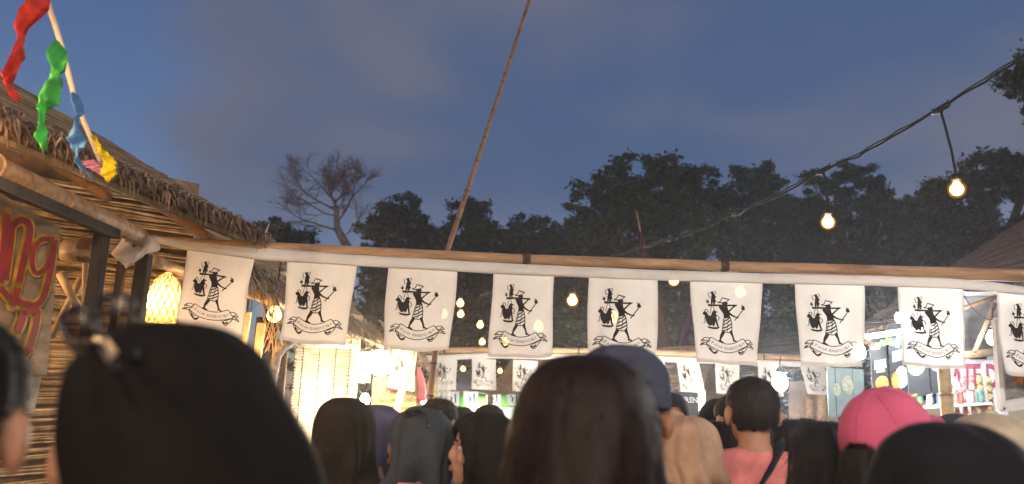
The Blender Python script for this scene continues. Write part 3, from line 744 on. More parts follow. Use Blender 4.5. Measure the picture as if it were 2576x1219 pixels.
# eave pole with open end
A = P(352, 596, 3.95); B = P(-260, 300, 2.3); mb, nb = MB(), MB()
d = (B-A).normalized(); B = A+d*3.4
bamboo(mb, nb, [A, B], [.040, .043], .45, 21, 14)
mb.build('eave_pole', M_['bamboo'], S1t, True); nb.build('pole_node', M_['bamboo'], S1t, True, kind='stuff')
MB().tube([A-d*.004, A-d*.001], .028, 14).build('pole_hollow_shade', M_['darkwood'], S1t, True)  # dark disc on the closed end stands for the shade inside
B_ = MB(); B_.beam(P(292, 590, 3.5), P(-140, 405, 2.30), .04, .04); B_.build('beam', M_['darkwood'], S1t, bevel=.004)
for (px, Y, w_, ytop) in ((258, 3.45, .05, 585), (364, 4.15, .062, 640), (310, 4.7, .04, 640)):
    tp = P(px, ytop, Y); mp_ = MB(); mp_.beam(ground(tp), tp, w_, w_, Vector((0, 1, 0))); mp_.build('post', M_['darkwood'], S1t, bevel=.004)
for a, b, r_ in (((150, 690, 4.3), (200, 780, 4.3), .02), ((205, 700, 4.4), (130, 850, 4.4), .02), ((215, 640, 4.2), (212, 800, 4.2), .014), ((160, 630, 4.0), (235, 640, 4.0), .05), ((390, 655, 4.5), (470, 690, 5.2), .03)):
    MB().tube([P(*a), P(*b)], r_, 10).build('brace', M_['bamboo_pale'], S1t, True)
lash = MB(); c0 = P(222, 632, 3.95)
for k in range(7): lash.tube([c0+Vector((-.03+.009*k, -.055*math.cos(u), .055*math.sin(u))) for u in [i*.7 for i in range(9)]], .004, 5)
lash.build('lashing', M_['bamboo_dark'], S1t)
# reed back wall of the stall
rw = MB(); rnd = random.Random(31)
wa, wb = Vector((-3.4, 4.0, 0)), Vector((-2.15, 5.7, 0))
for k in range(120):
    z = .9+k*.0155; j = lambda: rnd.uniform(-.03, .03)
    rw.tube([wa+Vector((0, 0, z+j())), wa.lerp(wb, .5)+Vector((0, 0, z+j()+.05)), wb+Vector((0, 0, z+j()+.12))], rnd.uniform(.007, .012), 4)
rw.build('reed_wall', M_['reed'], S1t, kind='stuff')
off_ = Vector((-.04, .03, 0)); MB().add([wa+off_+Vector((0, 0, .85)), wb+off_+Vector((0, 0, .95)), wb+off_+Vector((0, 0, 3.0)), wa+off_+Vector((0, 0, 2.9))], [(0, 1, 2, 3)]).build('wall_backing', M_['bamboo_dark'], S1t, thick=.01)
MB().beam(wa+Vector((-.05, .06, 0)), wa+Vector((-.05, .06, 2.6)), .06, .06, Vector((0, 1, 0))).build('post', M_['darkwood'], S1t)
MB().box(Vector((-2.55, 3.2, .95)), (.5, 2.6, .05)).build('counter', M_['bamboo'], S1t, bevel=.005)

# painted sign
xs = -1.70; sn = Vector((1, -.06, 0)).normalized(); sp = PX(155, 600, xs)
SG = lambda px, py, off=0.: on_plane(px, py, sp, sn)+sn*off
t = thing('painted_sign', 'tan painted signboard with red and yellow letters ng at left edge', 'sign', SG(120, 945))
MB().add([SG(-260, 345), SG(152, 572), SG(118, 945), SG(-260, 940)], [(0, 1, 2, 3)]).build('board', material('sign_board', (.33, .22, .13), .85, .35, 5., bump=.25, bscale=60, stretch=(1, 1, 4)), t, thick=.015)
def cr(x, y): return (x*.4127, 440+y*.4127)
LT = [([(25, 240), (10, 420), (-15, 660)], 44), ([(62, 290), (45, 460), (20, 640)], 40), ([(62, 310), (110, 275), (160, 300), (165, 370), (130, 520), (100, 660)], 44),
      ([(318, 395), (240, 395), (190, 460), (185, 560), (215, 600), (270, 560), (318, 440)], 32), ([(322, 395), (300, 560), (262, 720), (215, 790), (150, 790), (95, 770)], 38),
      ([(-10, 690), (40, 750)], 40), ([(95, 690), (75, 760), (60, 800)], 42), ([(130, 830), (115, 900), (85, 960)], 46), ([(120, 840), (195, 830), (215, 850), (185, 1000), (140, 1100)], 40), ([(115, 1085), (185, 1070)], 26)]
yl, rd = Print(), Print()
for q, wd in LT:
    pts = [cr(*p) for p in q]; yl.stroke(pts, wd*.4127*1.75); rd.stroke(pts, wd*.4127*.92)
    for e in (pts[0], pts[-1]): yl.disc(e, wd*.4127*.85)
bk = Print()
for q, wd in LT: bk.stroke([(cr(*p)[0]+2.5, cr(*p)[1]+3) for p in q], wd*.4127*1.8)
bk.lay(lambda x, y: SG(x, y, .003)).build('letter_shadow', M_['darkwood'], t)
yl.lay(lambda x, y: SG(x, y, .006)).build('letter_outline', material('yellow_paint', (.50, .27, .025), .7, .4, 14.), t)
rd.lay(lambda x, y: SG(x, y, .009)).build('lettering', material('red_paint', (.26, .018, .012), .7, .4, 12., c2=(.15, .012, .02)), t)
t = thing('menu_sign', 'small pale board with black letter M below the painted sign', 'sign', SG(70, 1000))
MB().add([SG(-200, 955, -.03), SG(125, 950, -.03), SG(105, 1040, -.03), SG(-200, 1060, -.03)], [(0, 1, 2, 3)]).build('board', material('pale_board', (.42, .33, .25), .85, .2, 8.), t, thick=.01)
Print().stroke([(60, 1000), (60, 950), (75, 985), (92, 950), (88, 1008)], 8, False).lay(lambda x, y: SG(x, y, -.027)).build('lettering', M_['ink'], t)

# lamps
def lamp(label, p, r, mat, drop=.25, group=None, cat='lamp'):
    t = thing('bulb_lamp', label, cat, p, group)
    MB().lathe([(.0006, -r*1.15), (r*.45, -r*1.08), (r*.8, -r*.8), (r*.98, -r*.35), (r, 0), (r*.9, r*.45), (r*.68, r*.85), (r*.56, r*1.2)], p, 20).build('globe', M_[mat], t, True)
    MB().lathe([(r*.55, r*.9), (r*.6, r*1.3), (r*.4, r*1.9), (.006, r*2.1)], p, 12).build('socket', M_['socket'], t, True)
    MB().tube([p+Vector((0, 0, r*2)), p+Vector((.01, 0, drop))], .005, 6).build('cord', M_['cable'], t)
    return t
lamp('warm lamp hung from the near eave of the left stall, outside the frame', Vector((-1.5, 2.15, 2.2)), .05, 'front_warm')
lamp('white lamp hung at the near right stall, outside the frame', Vector((2.1, 2.3, 2.3)), .05, 'front_cold')
lamp('warm lamp inside the left stall, out of frame', Vector((-2.75, 4.1, 2.2)), .04, 'warm_dim')
lamp('bare globe bulb hanging under the thatch between the first and second flags', P(690, 792, 5.6), .045, 'bulb', .35)
lamp('dazzling warm lamp over the bamboo screen stall', P(958, 915, 7.7), .095, 'warm_far')
lamp('small dazzling white lamp beside the menu board just above the hijabs', P(918, 1006, 6.6), .035, 'cold', .2)

for _n, _x, _l in (('left', -1.9, 'warm market floodlamp behind the viewpoint, by the left stalls'), ('mid', .3, 'market floodlamp behind the viewpoint, over the lane'), ('right', 2.2, 'white market floodlamp behind the viewpoint, by the right stalls')): lamp(_l, Vector((_x, -3.0, 3.2)), .1, 'flood_'+_n)
# woven lantern
t = thing('woven_lantern', 'tall woven bamboo lantern glowing brightly inside left stall', 'lantern', P(408, 815, 4.95))
k = 4.95/F; c = P(408, 812, 4.95)
prof = [(44*k, 0), (45*k, 30*k), (43*k, 60*k), (37*k, 90*k), (26*k, 110*k), (14*k, 122*k), (4*k, 127*k)]
MB().lathe(prof, c, 24, close=False).build('shade', material('woven_shade', (.62, .42, .18), .8, .5, 45., c2=(.3, .17, .06), trans=.6), t, True)
wv = MB(); rnd = random.Random(4)
for i in range(16):
    for sgn in (-1, 1):
        pts = []
        for j, (r_, z_) in enumerate(prof[:-1]):
            a = i*math.pi/8+sgn*j*.28; pts.append(c+Vector((r_*1.015*math.cos(a), r_*1.015*math.sin(a), z_)))
        wv.tube(pts, .0035, 4)
wv.build('weave', M_['bamboo_pale'], t)
MB().ball(c+Vector((-.035, -.03, .12)), .035).build('bulb', emitter('lantern_bulb', (1, .64, .28), 520), t, True)

# second left stall: warm boards, arch, screen
E2f = P(978, 872, 7.7); E2n = P(700, 742, 5.3); en2 = (E2n-E2f).normalized(); v2 = (P(850, 742, 8.3)-E2f).normalized()
S2t = thing('bamboo_screen_stall', 'second left stall with bamboo slat screen under the bright warm lamp', 'market stall', ground(E2f))
ptB, nB_ = thatch_roof(S2t, E2f, en2, v2, 3.0, 1.7, 12, 200, 1100, fr_len=(.12, .3))
sc_a, sc_b = P(732, 1000, 6.35), P(893, 1000, 7.3)
scr = MB(); rnd = random.Random(8)
for kz in range(44):
    z = 1.32+kz*.021
    pts = []
    for i in range(5):
        q = sc_a.lerp(sc_b, i/4); pts.append(Vector((q.x, q.y, z+rnd.uniform(-.006, .006)+.03*i/4)))
    scr.tube(pts, rnd.uniform(.006, .0095), 5)
scr.build('bamboo_slats', M_['bamboo_pale'], S2t, kind='stuff')
bx_ = MB().add([Vector((sc_a.x, sc_a.y+.03, 1.0)), Vector((sc_b.x, sc_b.y+.03, 1.0)), Vector((sc_b.x, sc_b.y+.03, 2.3)), Vector((sc_a.x, sc_a.y+.03, 2.25))], [(0, 1, 2, 3)])
bx_.build('backing', material('screen_backing', (.5, .36, .2), .9, .3, 8.), S2t, thick=.01)
tie = MB()
for u in (.12, .36, .62, .86):
    q = sc_a.lerp(sc_b, u); tie.tube([Vector((q.x, q.y-.014, 1.2)), Vector((q.x, q.y-.014, 2.28))], .004, 4)
tie.build('screen_tie', M_['darkwood'], S2t, kind='stuff')
for (px, Y, w_, mt) in ((722, 6.2, .05, 'bamboo_dark'), (895, 7.3, .05, 'bamboo'), (665, 5.9, .09, 'darkwood')):
    tp = P(px, 800, Y); m_ = MB(); m_.tube([ground(tp), tp], w_*.6, 10); m_.build('post', M_[mt], S2t, True)
MB().tube([P(625, 738, 5.2), P(728, 775, 6.2)], .03, 10).tube([P(625, 700, 5.3), P(735, 690, 6.4)], .03, 8).tube([P(720, 862, 6.2), P(895, 872, 7.3)], .03, 8).build('eave_pole', M_['bamboo_pale'], S2t, True)
st = MB(); rnd = random.Random(17)
for k in range(16):
    a = P(rnd.uniform(655, 690), rnd.uniform(745, 760), 5.3); st.tube([a, a+Vector((rnd.uniform(0, .08), 0, -.12)), a+Vector((rnd.uniform(-.02, .1), 0, -rnd.uniform(.2, .36)))], .003, 4)
st.build('loose_straw', M_['bamboo_pale'], S2t, kind='stuff')
for (x0, x1, y0, y1, lb) in ((606, 622, 785, 915, 'left'), (642, 658, 812, 925, 'right')):
    a, b, c_, d_ = P(x0+8, y0, 5.6), P(x1+8, y0+3, 5.6), P(x1-12, y1, 5.6), P(x0-12, y1, 5.6)
    m_ = MB(); m_.beam(a.lerp(b, .5), Vector((a.x-.03, a.y, .0)), .05, .03, Vector((0, 1, 0)))
    m_.build('board', M_['bamboo_pale'], S2t)
# added lamp, out of view, put in to light these boards
lamp('unseen warm lamp added to light the boards of the second left stall', P(540, 905, 5.2), .03, 'warm', .2)
# spiky arch
ar = MB(); pts = [ground(P(668, 1000, 6.0))+Vector((0, 0, .6)), P(676, 960, 6.0), P(690, 895, 6.0), P(712, 868, 6.0), P(738, 862, 6.05)]
ar.tube(pts, [.06, .055, .05, .045, .03], 10)
rnd = random.Random(6)
for _ in range(260):
    i = rnd.randrange(len(pts)-1); q = pts[i].lerp(pts[i+1], rnd.random()); dd = Vector((rnd.gauss(0, 1), rnd.gauss(0, 1), rnd.gauss(0, 1))).normalized()
    ar.tube([q+dd*.045, q+dd*rnd.uniform(.06, .085)], [.003, .001], 3)
tag(ar.build('woven_arch', material('grey_arch', (.30, .27, .25), .9, .4, 20.), None, True, loc=pts[0]), 'grey bristly woven arch beside the bamboo screen', 'arch')

# prop pole, red panel, menu board
mb, nb = MB(), MB(); a, b = P(1037, 884, 8.2), P(998, 1040, 8.0); bamboo(mb, nb, [b+(b-a)*1.0, a], .036, .5, 3, 10)
t = thing('bamboo_prop', 'slanted bamboo prop standing in front of the menu board', 'bamboo pole', b); mb.build('culm', M_['bamboo_pale'], t, True); nb.build('node', M_['bamboo'], t, True, kind='stuff')
kp = [P(938, 950, 8.9), P(1048, 946, 8.9), P(1046, 1060, 8.9), P(932, 1060, 8.9)]
MBd = lambda u, v, off=0.: kp[0].lerp(kp[1], u).lerp(kp[3].lerp(kp[2], u), v)-Vector((0, off, 0))
t = thing('menu_board', 'cardboard menu board lettered Nacho Hotdog ChiliDog below the warm lamp', 'menu board', kp[3])
MB().grid(MBd, 2, 2).build('card', material('cardboard', (.50, .40, .22), .9, .15, 12.), t, thick=.01)
pr = Print(); pr.text('MENU', lambda x, y: (.30+x*.23, .36-y*.30), .85, .03); pr.lay(lambda u, v: MBd(u, v, .014)).build('heading', material('red_chalk', (.45, .12, .09), .8, .2, 9.), t)
pr = Print(); pr.text('Nacho Hotdog/ChiliDog', lambda x, y: (.16+x*.088, .58-y*.15), 1., .01); pr.text('(hotdog+tortilla+mixed price)', lambda x, y: (.14+x*.063, .74-y*.12), 1., .01)
pr.lay(lambda u, v: MBd(u, v, .014)).build('lettering', M_['ink'], t)
pr = Print().disc((.80, .30), .05).stroke([(.9, .2), (.95, .3), (.88, .3), (.9, .2)], .02, False).stroke([(.95, .35), (.99, .45), (.92, .45), (.95, .35)], .02, False)
pr.lay(lambda u, v: MBd(u, v, .014)).build('drawing', material('green_chalk', (.12, .2, .08), .8, .2, 9.), t)
t = tag(MB().grid(lambda u, v: P(1047+ (6+14*math.sin(v*2.2))*u*1.2, 922+90*v, 9.4)+Vector((0, .1*u, 0)), 4, 10).build('red_panel', material('red_panel', (.62, .07, .07), .5, .1, 5.), None, True, thick=.02, loc=P(1055, 960, 9.4)), 'curved red sail sign right of the menu board', 'sign')
MB().tube([ground(P(1047, 1000, 9.42)), P(1047, 918, 9.42)], .02, 6).build('pole', M_['bamboo_dark'], t)
# hanging packets to the right of it (yellow / white)
for i, (x, c_) in enumerate([(1080, (.7, .5, .06)), (1092, (.65, .42, .05)), (1104, (.6, .58, .5)), (1116, (.5, .48, .44)), (1128, (.62, .6, .55))]):
    p = P(x, 985, 11.5); m_ = MB(); m_.box(p, (.055, .03, .26)); m_.box(p+Vector((0, 0, .15)), (.02, .01, .05))
    tag(m_.build('hanging_packet', material('packet', c_, .4, .3, 20.), None, bevel=.01, loc=p), ['yellow packet nearest the red panel', 'second yellow packet from the red panel', 'cream packet beside the yellow ones', 'grey packet in the middle of the hanging row', 'pale packet at the end of the hanging row'][i], 'packet', 'packets hung by the red panel')

# centre far stall with slatted roof and a bright back wall
Ec = P(1225, 990, 17.); ec = (P(1420, 985, 15.5)-Ec).normalized(); vc = (P(1290, 905, 18.)-Ec).normalized()
S4 = thing('far_stall', 'far stall with slatted bamboo roof behind the middle flag row', 'market stall', ground(Ec))
m_ = MB()
for k in range(16):
    q = Ec+vc*(.09*k); m_.beam(q, q+ec*5, .05, .03)
m_.build('roof_slats', M_['bamboo'], S4, kind='stuff')
MB().grid(lambda a, b: Ec+ec*5*a+vc*1.45*b+Vector((0, .06, -.03)), 2, 2).build('roof_mat', M_['reed'], S4, thick=.02)
for q in (Ec+ec*.1, Ec+ec*4.8): MB().tube([ground(q), q], .05, 8).build('post', M_['bamboo'], S4, True)
rnd = random.Random(12); m_ = MB()
for k in range(30):
    a = P(rnd.uniform(1185, 1240), rnd.uniform(955, 985), 16.8); m_.tube([a, P(1230+rnd.uniform(-10, 12), 985+rnd.uniform(-8, 8), 16.6)], .014, 4)
m_.build('loose_reeds', M_['reed'], S4, kind='stuff')
t = tag(MB().grid(lambda a, b: P(1140+300*a, 1022+60*b, 21.), 4, 2).build('back_screen', material('cream_screen', (.75, .72, .62), .9, .1, 2.), None, thick=.02, loc=P(1290, 1050, 21)), 'pale screen wall at the far end of the lane', 'screen')
lamp('unseen white lamp added to light the middle flag row, behind the large dark heads', P(1575, 962, 11.0), .085, 'lane', .9)  # added lamp, hidden from view, brightens the middle flag row
lamp('white lamp at the far end of the lane under the green cloth', P(1215, 1035, 20.3), .06, 'cold', .3)
lamp('white lamp low beside the red sail sign', P(1066, 1012, 9.6), .025, 'cold', .2)
t = thing('thatched_awning', 'dark thatched awning past the left lamp, behind the small flags', 'awning', ground(P(1070, 930, 12)))
Ea = P(1095, 935, 12.6); ea = (P(1020, 890, 9.5)-Ea).normalized(); va = (P(1060, 885, 13.5)-Ea).normalized(); thatch_roof(t, Ea, ea, va, 3.4, 1.4, 14, 90, 350)
MB().tube([ground(Ea), Ea], .045, 8).build('post', M_['bamboo'], t, True)

tag(MB().grid(lambda a, b: P(1120+200*a, 890+105*b, 24.-2.5*b)+Vector((0, 0, .06*math.sin(a*9))), 10, 4).build('tarpaulin', material('mauve_tarp', (.42, .36, .42), .7, .15, 2., trans=.3), None, True, thick=.01, loc=P(1220, 940, 23)), 'pale mauve tarpaulin stretched at the far end of the lane', 'tarpaulin')
# ------------------------------------------------------------------ right side
E3f = P(2130, 845, 10.); E3n = P(2500, 738, 6.4); en3 = (E3n-E3f).normalized(); v3 = (P(2576, 556, 12.)-E3f).normalized()
S3 = thing('right_stall', 'right hand stall with dark thatched roof and white lamps inside', 'market stall', ground(E3f))
ptC, nC_ = thatch_roof(S3, E3f, en3, v3, 4.9, 6.0, 13, 260, 1600, ('thatch_dark', 'thatch_dark'))
for k in range(16):
    t0 = .15+k*.36; MB().tube([ptC(.05, t0)-nC_*.055, ptC(4.8, t0)-nC_*.055], .018, 6).build('lath', M_['bamboo'], S3, True)
for k in range(6):
    s = .3+k*.85; MB().tube([ptC(s, -.05)-nC_*.10, ptC(s, 5.8)-nC_*.10], .03, 8).build('rafter', M_['bamboo'], S3, True)
mb, nb = MB(), MB(); bamboo(mb, nb, [ptC(.0, .1)-nC_*.14, ptC(4.8, .1)-nC_*.14], .04, .5, 4)
mb.build('eave_pole', M_['bamboo'], S3, True)
tp = P(2372, 905, 5.3); bt = P(2392, 1045, 5.3); bt = bt+(bt-tp)*1.2; bt.z = 0
mb, nb = MB(), MB(); bamboo(mb, nb, [Vector((P(2392, 1045, 5.3).x+.03, 5.3, 0)), tp, tp+Vector((-.02, 0, .35))], .038, .45, 6); mb.build('post', M_['bamboo_pale'], S3, True); nb.build('post_node', M_['bamboo'], S3, True, kind='stuff')
MB().tube([P(2380, 900, 6.6), P(2520, 884, 6.6)], .03, 8).build('rail', M_['bamboo_pale'], S3, True)
# pale tarpaulin ceiling seen in the flag gap
MB().grid(lambda a, b: P(2395+260*a, 735+150*b, 7.6-1.6*(1-b)), 6, 6).build('tarpaulin', material('grey_tarp', (.32, .31, .31), .7, .25, 3., trans=.2), S3, True, thick=.005)
for a, b in (((2420, 778), (2510, 745)), ((2452, 885), (2503, 765))): MB().tube([P(*a, 6.0), P(*b, 6.1)], .016, 8).build('brace', M_['bamboo_dark'], S3, True)

def board(label, q, Y, c, name='menu_board', cat='menu board', group=None, fn=None, frame=None, yaw=0.):
    k_ = [P(*p, Y) for p in q]
    if yaw: k_[1].y += yaw; k_[2].y += yaw
    S_ = lambda u, v, off=0.: k_[0].lerp(k_[1], u).lerp(k_[3].lerp(k_[2], u), v)-Vector((0, off, 0))
    t = thing(name, label, cat, k_[3], group)
    MB().grid(S_, 2, 2).build('panel', material('board_panel', c, .5, .2, 5.), t, thick=.012)
    if frame:
        fr = MB()
        for a, b in (((0, 0), (1, 0)), ((1, 0), (1, 1)), ((1, 1), (0, 1)), ((0, 1), (0, 0))): fr.beam(S_(*a, .012), S_(*b, .012), .025, .04, Vector((0, 1, 0)))
        fr.build('frame', material('frame_paint', frame, .5, .1, 8.), t)
    for nm, c_, prn in (fn or []): prn.lay(lambda u, v: S_(u, v, .004+.004*({'plate': 1, 'food': 2}.get(nm, 0)))).build(nm, material(nm, c_, .6, .35, 40.), t)
    return t
W, OR, BLK = (.75, .75, .73), (.62, .24, .05), (.018, .02, .024)
board('greenish glass food poster left of the pink cap', [(2080, 925), (2172, 930), (2176, 1050), (2085, 1050)], 7.2, (.09, .12, .115), name='food_poster', cat='poster', fn=[('plate', (.20, .20, .14), Print().disc((.55, .35), .16, ry=.2).disc((.25, .45), .1, ry=.14)), ('heading', (.02, .03, .03), Print().rect(.2, 0, .23, 1).rect(.68, 0, .7, 1))])
board('narrow black menu board above the crown of the pink cap', [(2186, 848), (2226, 836), (2238, 985), (2196, 990)], 6.6, BLK, group='black menu boards', fn=[('heading', W, Print().text('MIE', lambda x, y: (.3+x*.33, .2-y*.12), 1.) and Print().rect(.5, .14, .95, .18).rect(.2, .45, .9, .6).rect(.3, .62, .8, .66)), ('food', OR, Print().disc((.55, .85), .4, ry=.13))])
board('black menu board with white splashes and a chicken picture', [(2232, 822), (2276, 806), (2290, 980), (2244, 990)], 6.5, BLK, group='black menu boards', fn=[('heading', W, Print().stroke([(.45, .25), (.6, .2), (.8, .24)], .1).rect(.15, .4, .9, .55)), ('plate', (.7, .66, .6), Print().disc((.55, .8), .38, ry=.16)), ('food', OR, Print().disc((.2, .82), .2, ry=.12))])
board('black menu board with a white plate of fried rice', [(2278, 880), (2330, 872), (2342, 992), (2288, 1003)], 6.2, BLK, group='black menu boards', fn=[('plate', W, Print().disc((.42, .35), .42, ry=.22)), ('food', OR, Print().disc((.46, .3), .22, ry=.12)), ('price', OR, Print().rect(.05, .93, .35, .98))])
board('black menu board with a grey plate, behind the bamboo post', [(2334, 872), (2376, 866), (2386, 984), (2346, 992)], 6.2, BLK, group='black menu boards', fn=[('plate', (.55, .55, .54), Print().disc((.4, .35), .42, ry=.2)), ('food', (.35, .25, .16), Print().disc((.45, .3), .2, ry=.1))])
tb = Print(); tb.text('ATE D', lambda x, y: (.05+x*.285, .32-y*.38), 1., .035)
board('white vinyl banner with large maroon letters ATE D', [(2384, 905), (2530, 905), (2540, 1130), (2394, 1130)], 6.9, (.68, .62, .68), name='vinyl_banner', cat='banner', fn=[('lettering', (.36, .07, .11), tb), ('swirl', (.45, .36, .45), Print().stroke([(.6, .9), (.75, .6), (.9, .75), (1., .7)], .06).disc((.92, .86), .09))])
board('white framed food photo at the right edge of the picture', [(2500, 806), (2660, 770), (2672, 1010), (2516, 1032)], 4.9, (.72, .72, .7), name='framed_poster', cat='poster', frame=(.85, .85, .84), fn=[('plate', (.30, .29, .28), Print().rect(.1, .40, .6, .90)), ('food', OR, Print().disc((.36, .62), .16, ry=.16).disc((.46, .76), .1, ry=.08)), ('heading', (.2, .19, .18), Print().rect(.1, .1, .16, .3))])
# snack packets in hanging strips
k_ = 6.5/F
for cx in range(3):
    for cy in range(5):
        p = P(2403+cx*20+cy*1.5, 960+cy*20-cx*3, 6.55); m_ = MB(); m_.ball(p, (8.4*k_, .02, 8.8*k_), 8, 6); m_.box(p+Vector((0, 0, 9.3*k_)), (13*k_, .004, 3*k_)); m_.box(p-Vector((0, 0, 9.3*k_)), (13*k_, .004, 3*k_))
        c_ = (.55, .03, .05) if (cx+cy) % 3 else (.7, .6, .58)
        tag(m_.build('snack_packet', material('red_packet', c_, .3, .5, 40., c2=(.7, .6, .55)), None, True, loc=p), '%s snack packet, %s in the %s hanging strip from the bamboo post' % ('red' if (cx+cy) % 3 else 'white and red', ['topmost', 'second down', 'third down', 'fourth down', 'lowest'][cy], ['first', 'second', 'third'][cx]), 'snack packet', 'snack packets in hanging strips')
for cx in range(2):
    for cy in range(5):
        p = P(2464+cx*22+cy*3, 956+cy*21+cx*2, 6.5); m_ = MB(); m_.ball(p, (9*k_, .02, 9.3*k_), 8, 6); m_.box(p+Vector((0, 0, 9.6*k_)), (14*k_, .004, 3*k_)); m_.box(p-Vector((0, 0, 9.6*k_)), (14*k_, .004, 3*k_))
        tag(m_.build('snack_packet', material('gold_packet', (.36, .25, .04), .3, .5, 40., c2=(.62, .58, .42)), None, True, loc=p), 'gold snack packet, %s in the %s gold strip' % (['topmost', 'second down', 'third down', 'fourth down', 'lowest'][cy], ['inner', 'outer'][cx]), 'snack packet', 'snack packets in hanging strips')
# shelf with goods
t = thing('display_shelf', 'white display shelf below the black menu boards', 'shelf', ground(P(2340, 1050, 6.4)))
a, b = P(2262, 1028, 6.5), P(2462, 1016, 6.5)
MB().beam(a, b, .35, .02).build('shelf', material('white_shelf', (.7, .7, .7), .5, .1, 5.), t)
MB().beam(a-Vector((0, 0, .3)), b-Vector((0, 0, .3)), .35, .02).build('shelf', material('white_shelf', (.7, .7, .7), .5, .1, 5.), t)
for q in (a, b): MB().box(Vector((q.x, q.y, q.z*.5)), (.03, .3, q.z)).build('leg', M_['bamboo'], t)
gc = [(.42, .10, .10), (.12, .26, .11), (.6, .6, .56), (.12, .18, .36), (.36, .42, .14), (.45, .14, .10), (.62, .6, .55), (.14, .30, .24)]
for i in range(8):
    p = a.lerp(b, .06+i*.125)+Vector((0, -.1, .0)); m_ = MB(); m_.lathe([(.024, .012), (.026, .018), (.026, .070), (.021, .076), (.023, .078), (.023, .094)], p, 10)
    tag(m_.build('jar', material('jar_paint', gc[i], .35, .3, 30.), None, True, loc=p), '%s bottle on the display shelf, %s from the pink cap' % (['red', 'green', 'white', 'blue', 'lime', 'scarlet', 'cream', 'teal'][i], ['first', 'second', 'third', 'fourth', 'fifth', 'sixth', 'seventh', 'eighth'][i]), 'bottle', 'bottles on the display shelf')
# clutter in the right stall: tube light, hanging sachets, tags, drooping wires
t = thing('tube_light', 'white tube light under the right roof behind the eighth flag', 'tube light', P(2240, 838, 6.4))
MB().tube([P(2180, 850, 6.45), P(2345, 822, 6.3)], .014, 10).build('tube', emitter('tube_glow', (.93, .97, 1), 60), t, True)
MB().beam(P(2175, 846, 6.47), P(2350, 817, 6.32), .03, .02).build('batten', material('batten', (.6, .6, .6), .5, .1, 9.), t)
rnd = random.Random(44)
for i in range(16):
    x = 2196+i*12.2; p = P(x, 862-i*2.2+rnd.uniform(-3, 3), 6.35); c_ = [(.6, .06, .07), (.65, .62, .58), (.5, .36, .05), (.08, .22, .42), (.1, .32, .12)][(i*7+i//3) % 5]
    m_ = MB(); hgt = rnd.uniform(.045, .07); m_.add([p+Vector((-.014, 0, 0)), p+Vector((.014, 0, 0)), p+Vector((.016, -.008, -hgt*.5)), p+Vector((.014, .002, -hgt)), p+Vector((-.014, 0, -hgt)), p+Vector((-.016, -.010, -hgt*.5))], [(0, 1, 2, 5), (5, 2, 3, 4)])
    tag(m_.build('sachet', material('sachet', c_, .35, .4, 60.), None, thick=.006, loc=p), '%s sachet hung under the tube light, %s in the row from the seventh flag' % (['red', 'white', 'gold', 'blue', 'green'][(i*7+i//3) % 5], 'first second third fourth fifth sixth seventh eighth ninth tenth eleventh twelfth thirteenth fourteenth fifteenth last'.split()[i]), 'sachet', 'sachets under the tube light')
for i, (a_, b_, sag) in enumerate((((2150, 800), (2290, 775), 22), ((2185, 745), (2262, 800), 30), ((2425, 745), (2520, 800), 26))):
    q = [P(a_[0]+(b_[0]-a_[0])*k/10, a_[1]+(b_[1]-a_[1])*k/10+sag*4*(k/10)*(1-k/10), 6.0) for k in range(11)]
    tag(MB().tube(q, .004, 5).build('drooping_wire', M_['cable'], None, True, loc=q[0]), ['loose black wire sagging below the seventh flag corner', 'black wire leading down to the high white lamp', 'black wire drooping in the gap beside the framed poster'][i], 'wire')
t = tag(MB().grid(lambda a, b: P(2268+70*a, 780+60*b, 6.9)+Vector((0, .03*math.sin(a*7), 0)), 6, 4).build('price_card', material('white_card', (.75, .74, .72), .8, .15, 9.), None, True, thick=.004, loc=P(2300, 800, 6.9)), 'blank white card hung high under the right roof', 'card')
# cold lamps
lamp('dazzling white lamp just right of the short-haired head', P(1962, 962, 8.3), .07, 'cold', .25)
lamp('white lamp glaring behind the lower corner of the seventh flag', P(2160, 886, 6.0), .045, 'cold_near', .25)
lamp('white lamp high under the right roof beside the eighth flag', P(2262, 800, 6.6), .03, 'cold_near', .2)
lamp('white lamp deep inside right stall behind the framed poster', Vector((3.2, 5.6, 2.15)), .04, 'cold', .2)
lamp('small white lamp left of the black cap', P(1862, 985, 9.5), .03, 'cold', .2)
# middle right: brown stall with posts, lettered banner
S5 = thing('brown_stall', 'brown board stall behind the short-haired head, down the lane', 'market stall', ground(P(1850, 1000, 14)))
MB().grid(lambda a, b: P(1745+120*a, 925+150*b, 14.5), 2, 2).build('wall', material('brown_wall', (.30, .18, .10), .8, .3, 2.), S5, thick=.03)
MB().grid(lambda a, b: P(1985+110*a, 960+110*b, 14.2), 2, 2).build('wall', material('pale_wall', (.42, .30, .22), .8, .3, 2.), S5, thick=.03)
for px, Y in ((2036, 13.6), (2066, 13.4), (1752, 13.8)):
    q = P(px, 915, Y); MB().tube([ground(q), q], (.075 if px > 2000 else .045), 10).build('post', M_['bamboo'], S5, True)
E5 = P(1690, 965, 15.5); e5 = (P(2040, 925, 13.4)-E5).normalized(); v5 = (P(1760, 890, 17.5)-E5).normalized(); thatch_roof(S5, E5, e5, v5, 3.6, 2.6, 15, 120, 500, ('thatch_dark', 'thatch_dark'))
tb = Print()
for i, s_ in enumerate(('GUREN', 'KSB', 'HOT')): tb.text(s_, lambda x, y, i=i: (.12+x*.26+(.25 if i == 2 else 0), .30+i*.30-y*.22), 1., .02)
board('black banner with pale block lettering behind a dark hat', [(1690, 985), (1756, 988), (1758, 1075), (1690, 1075)], 8.4, (.02, .02, .022), name='lettered_banner', cat='banner', fn=[('lettering', (.55, .52, .5), tb)])
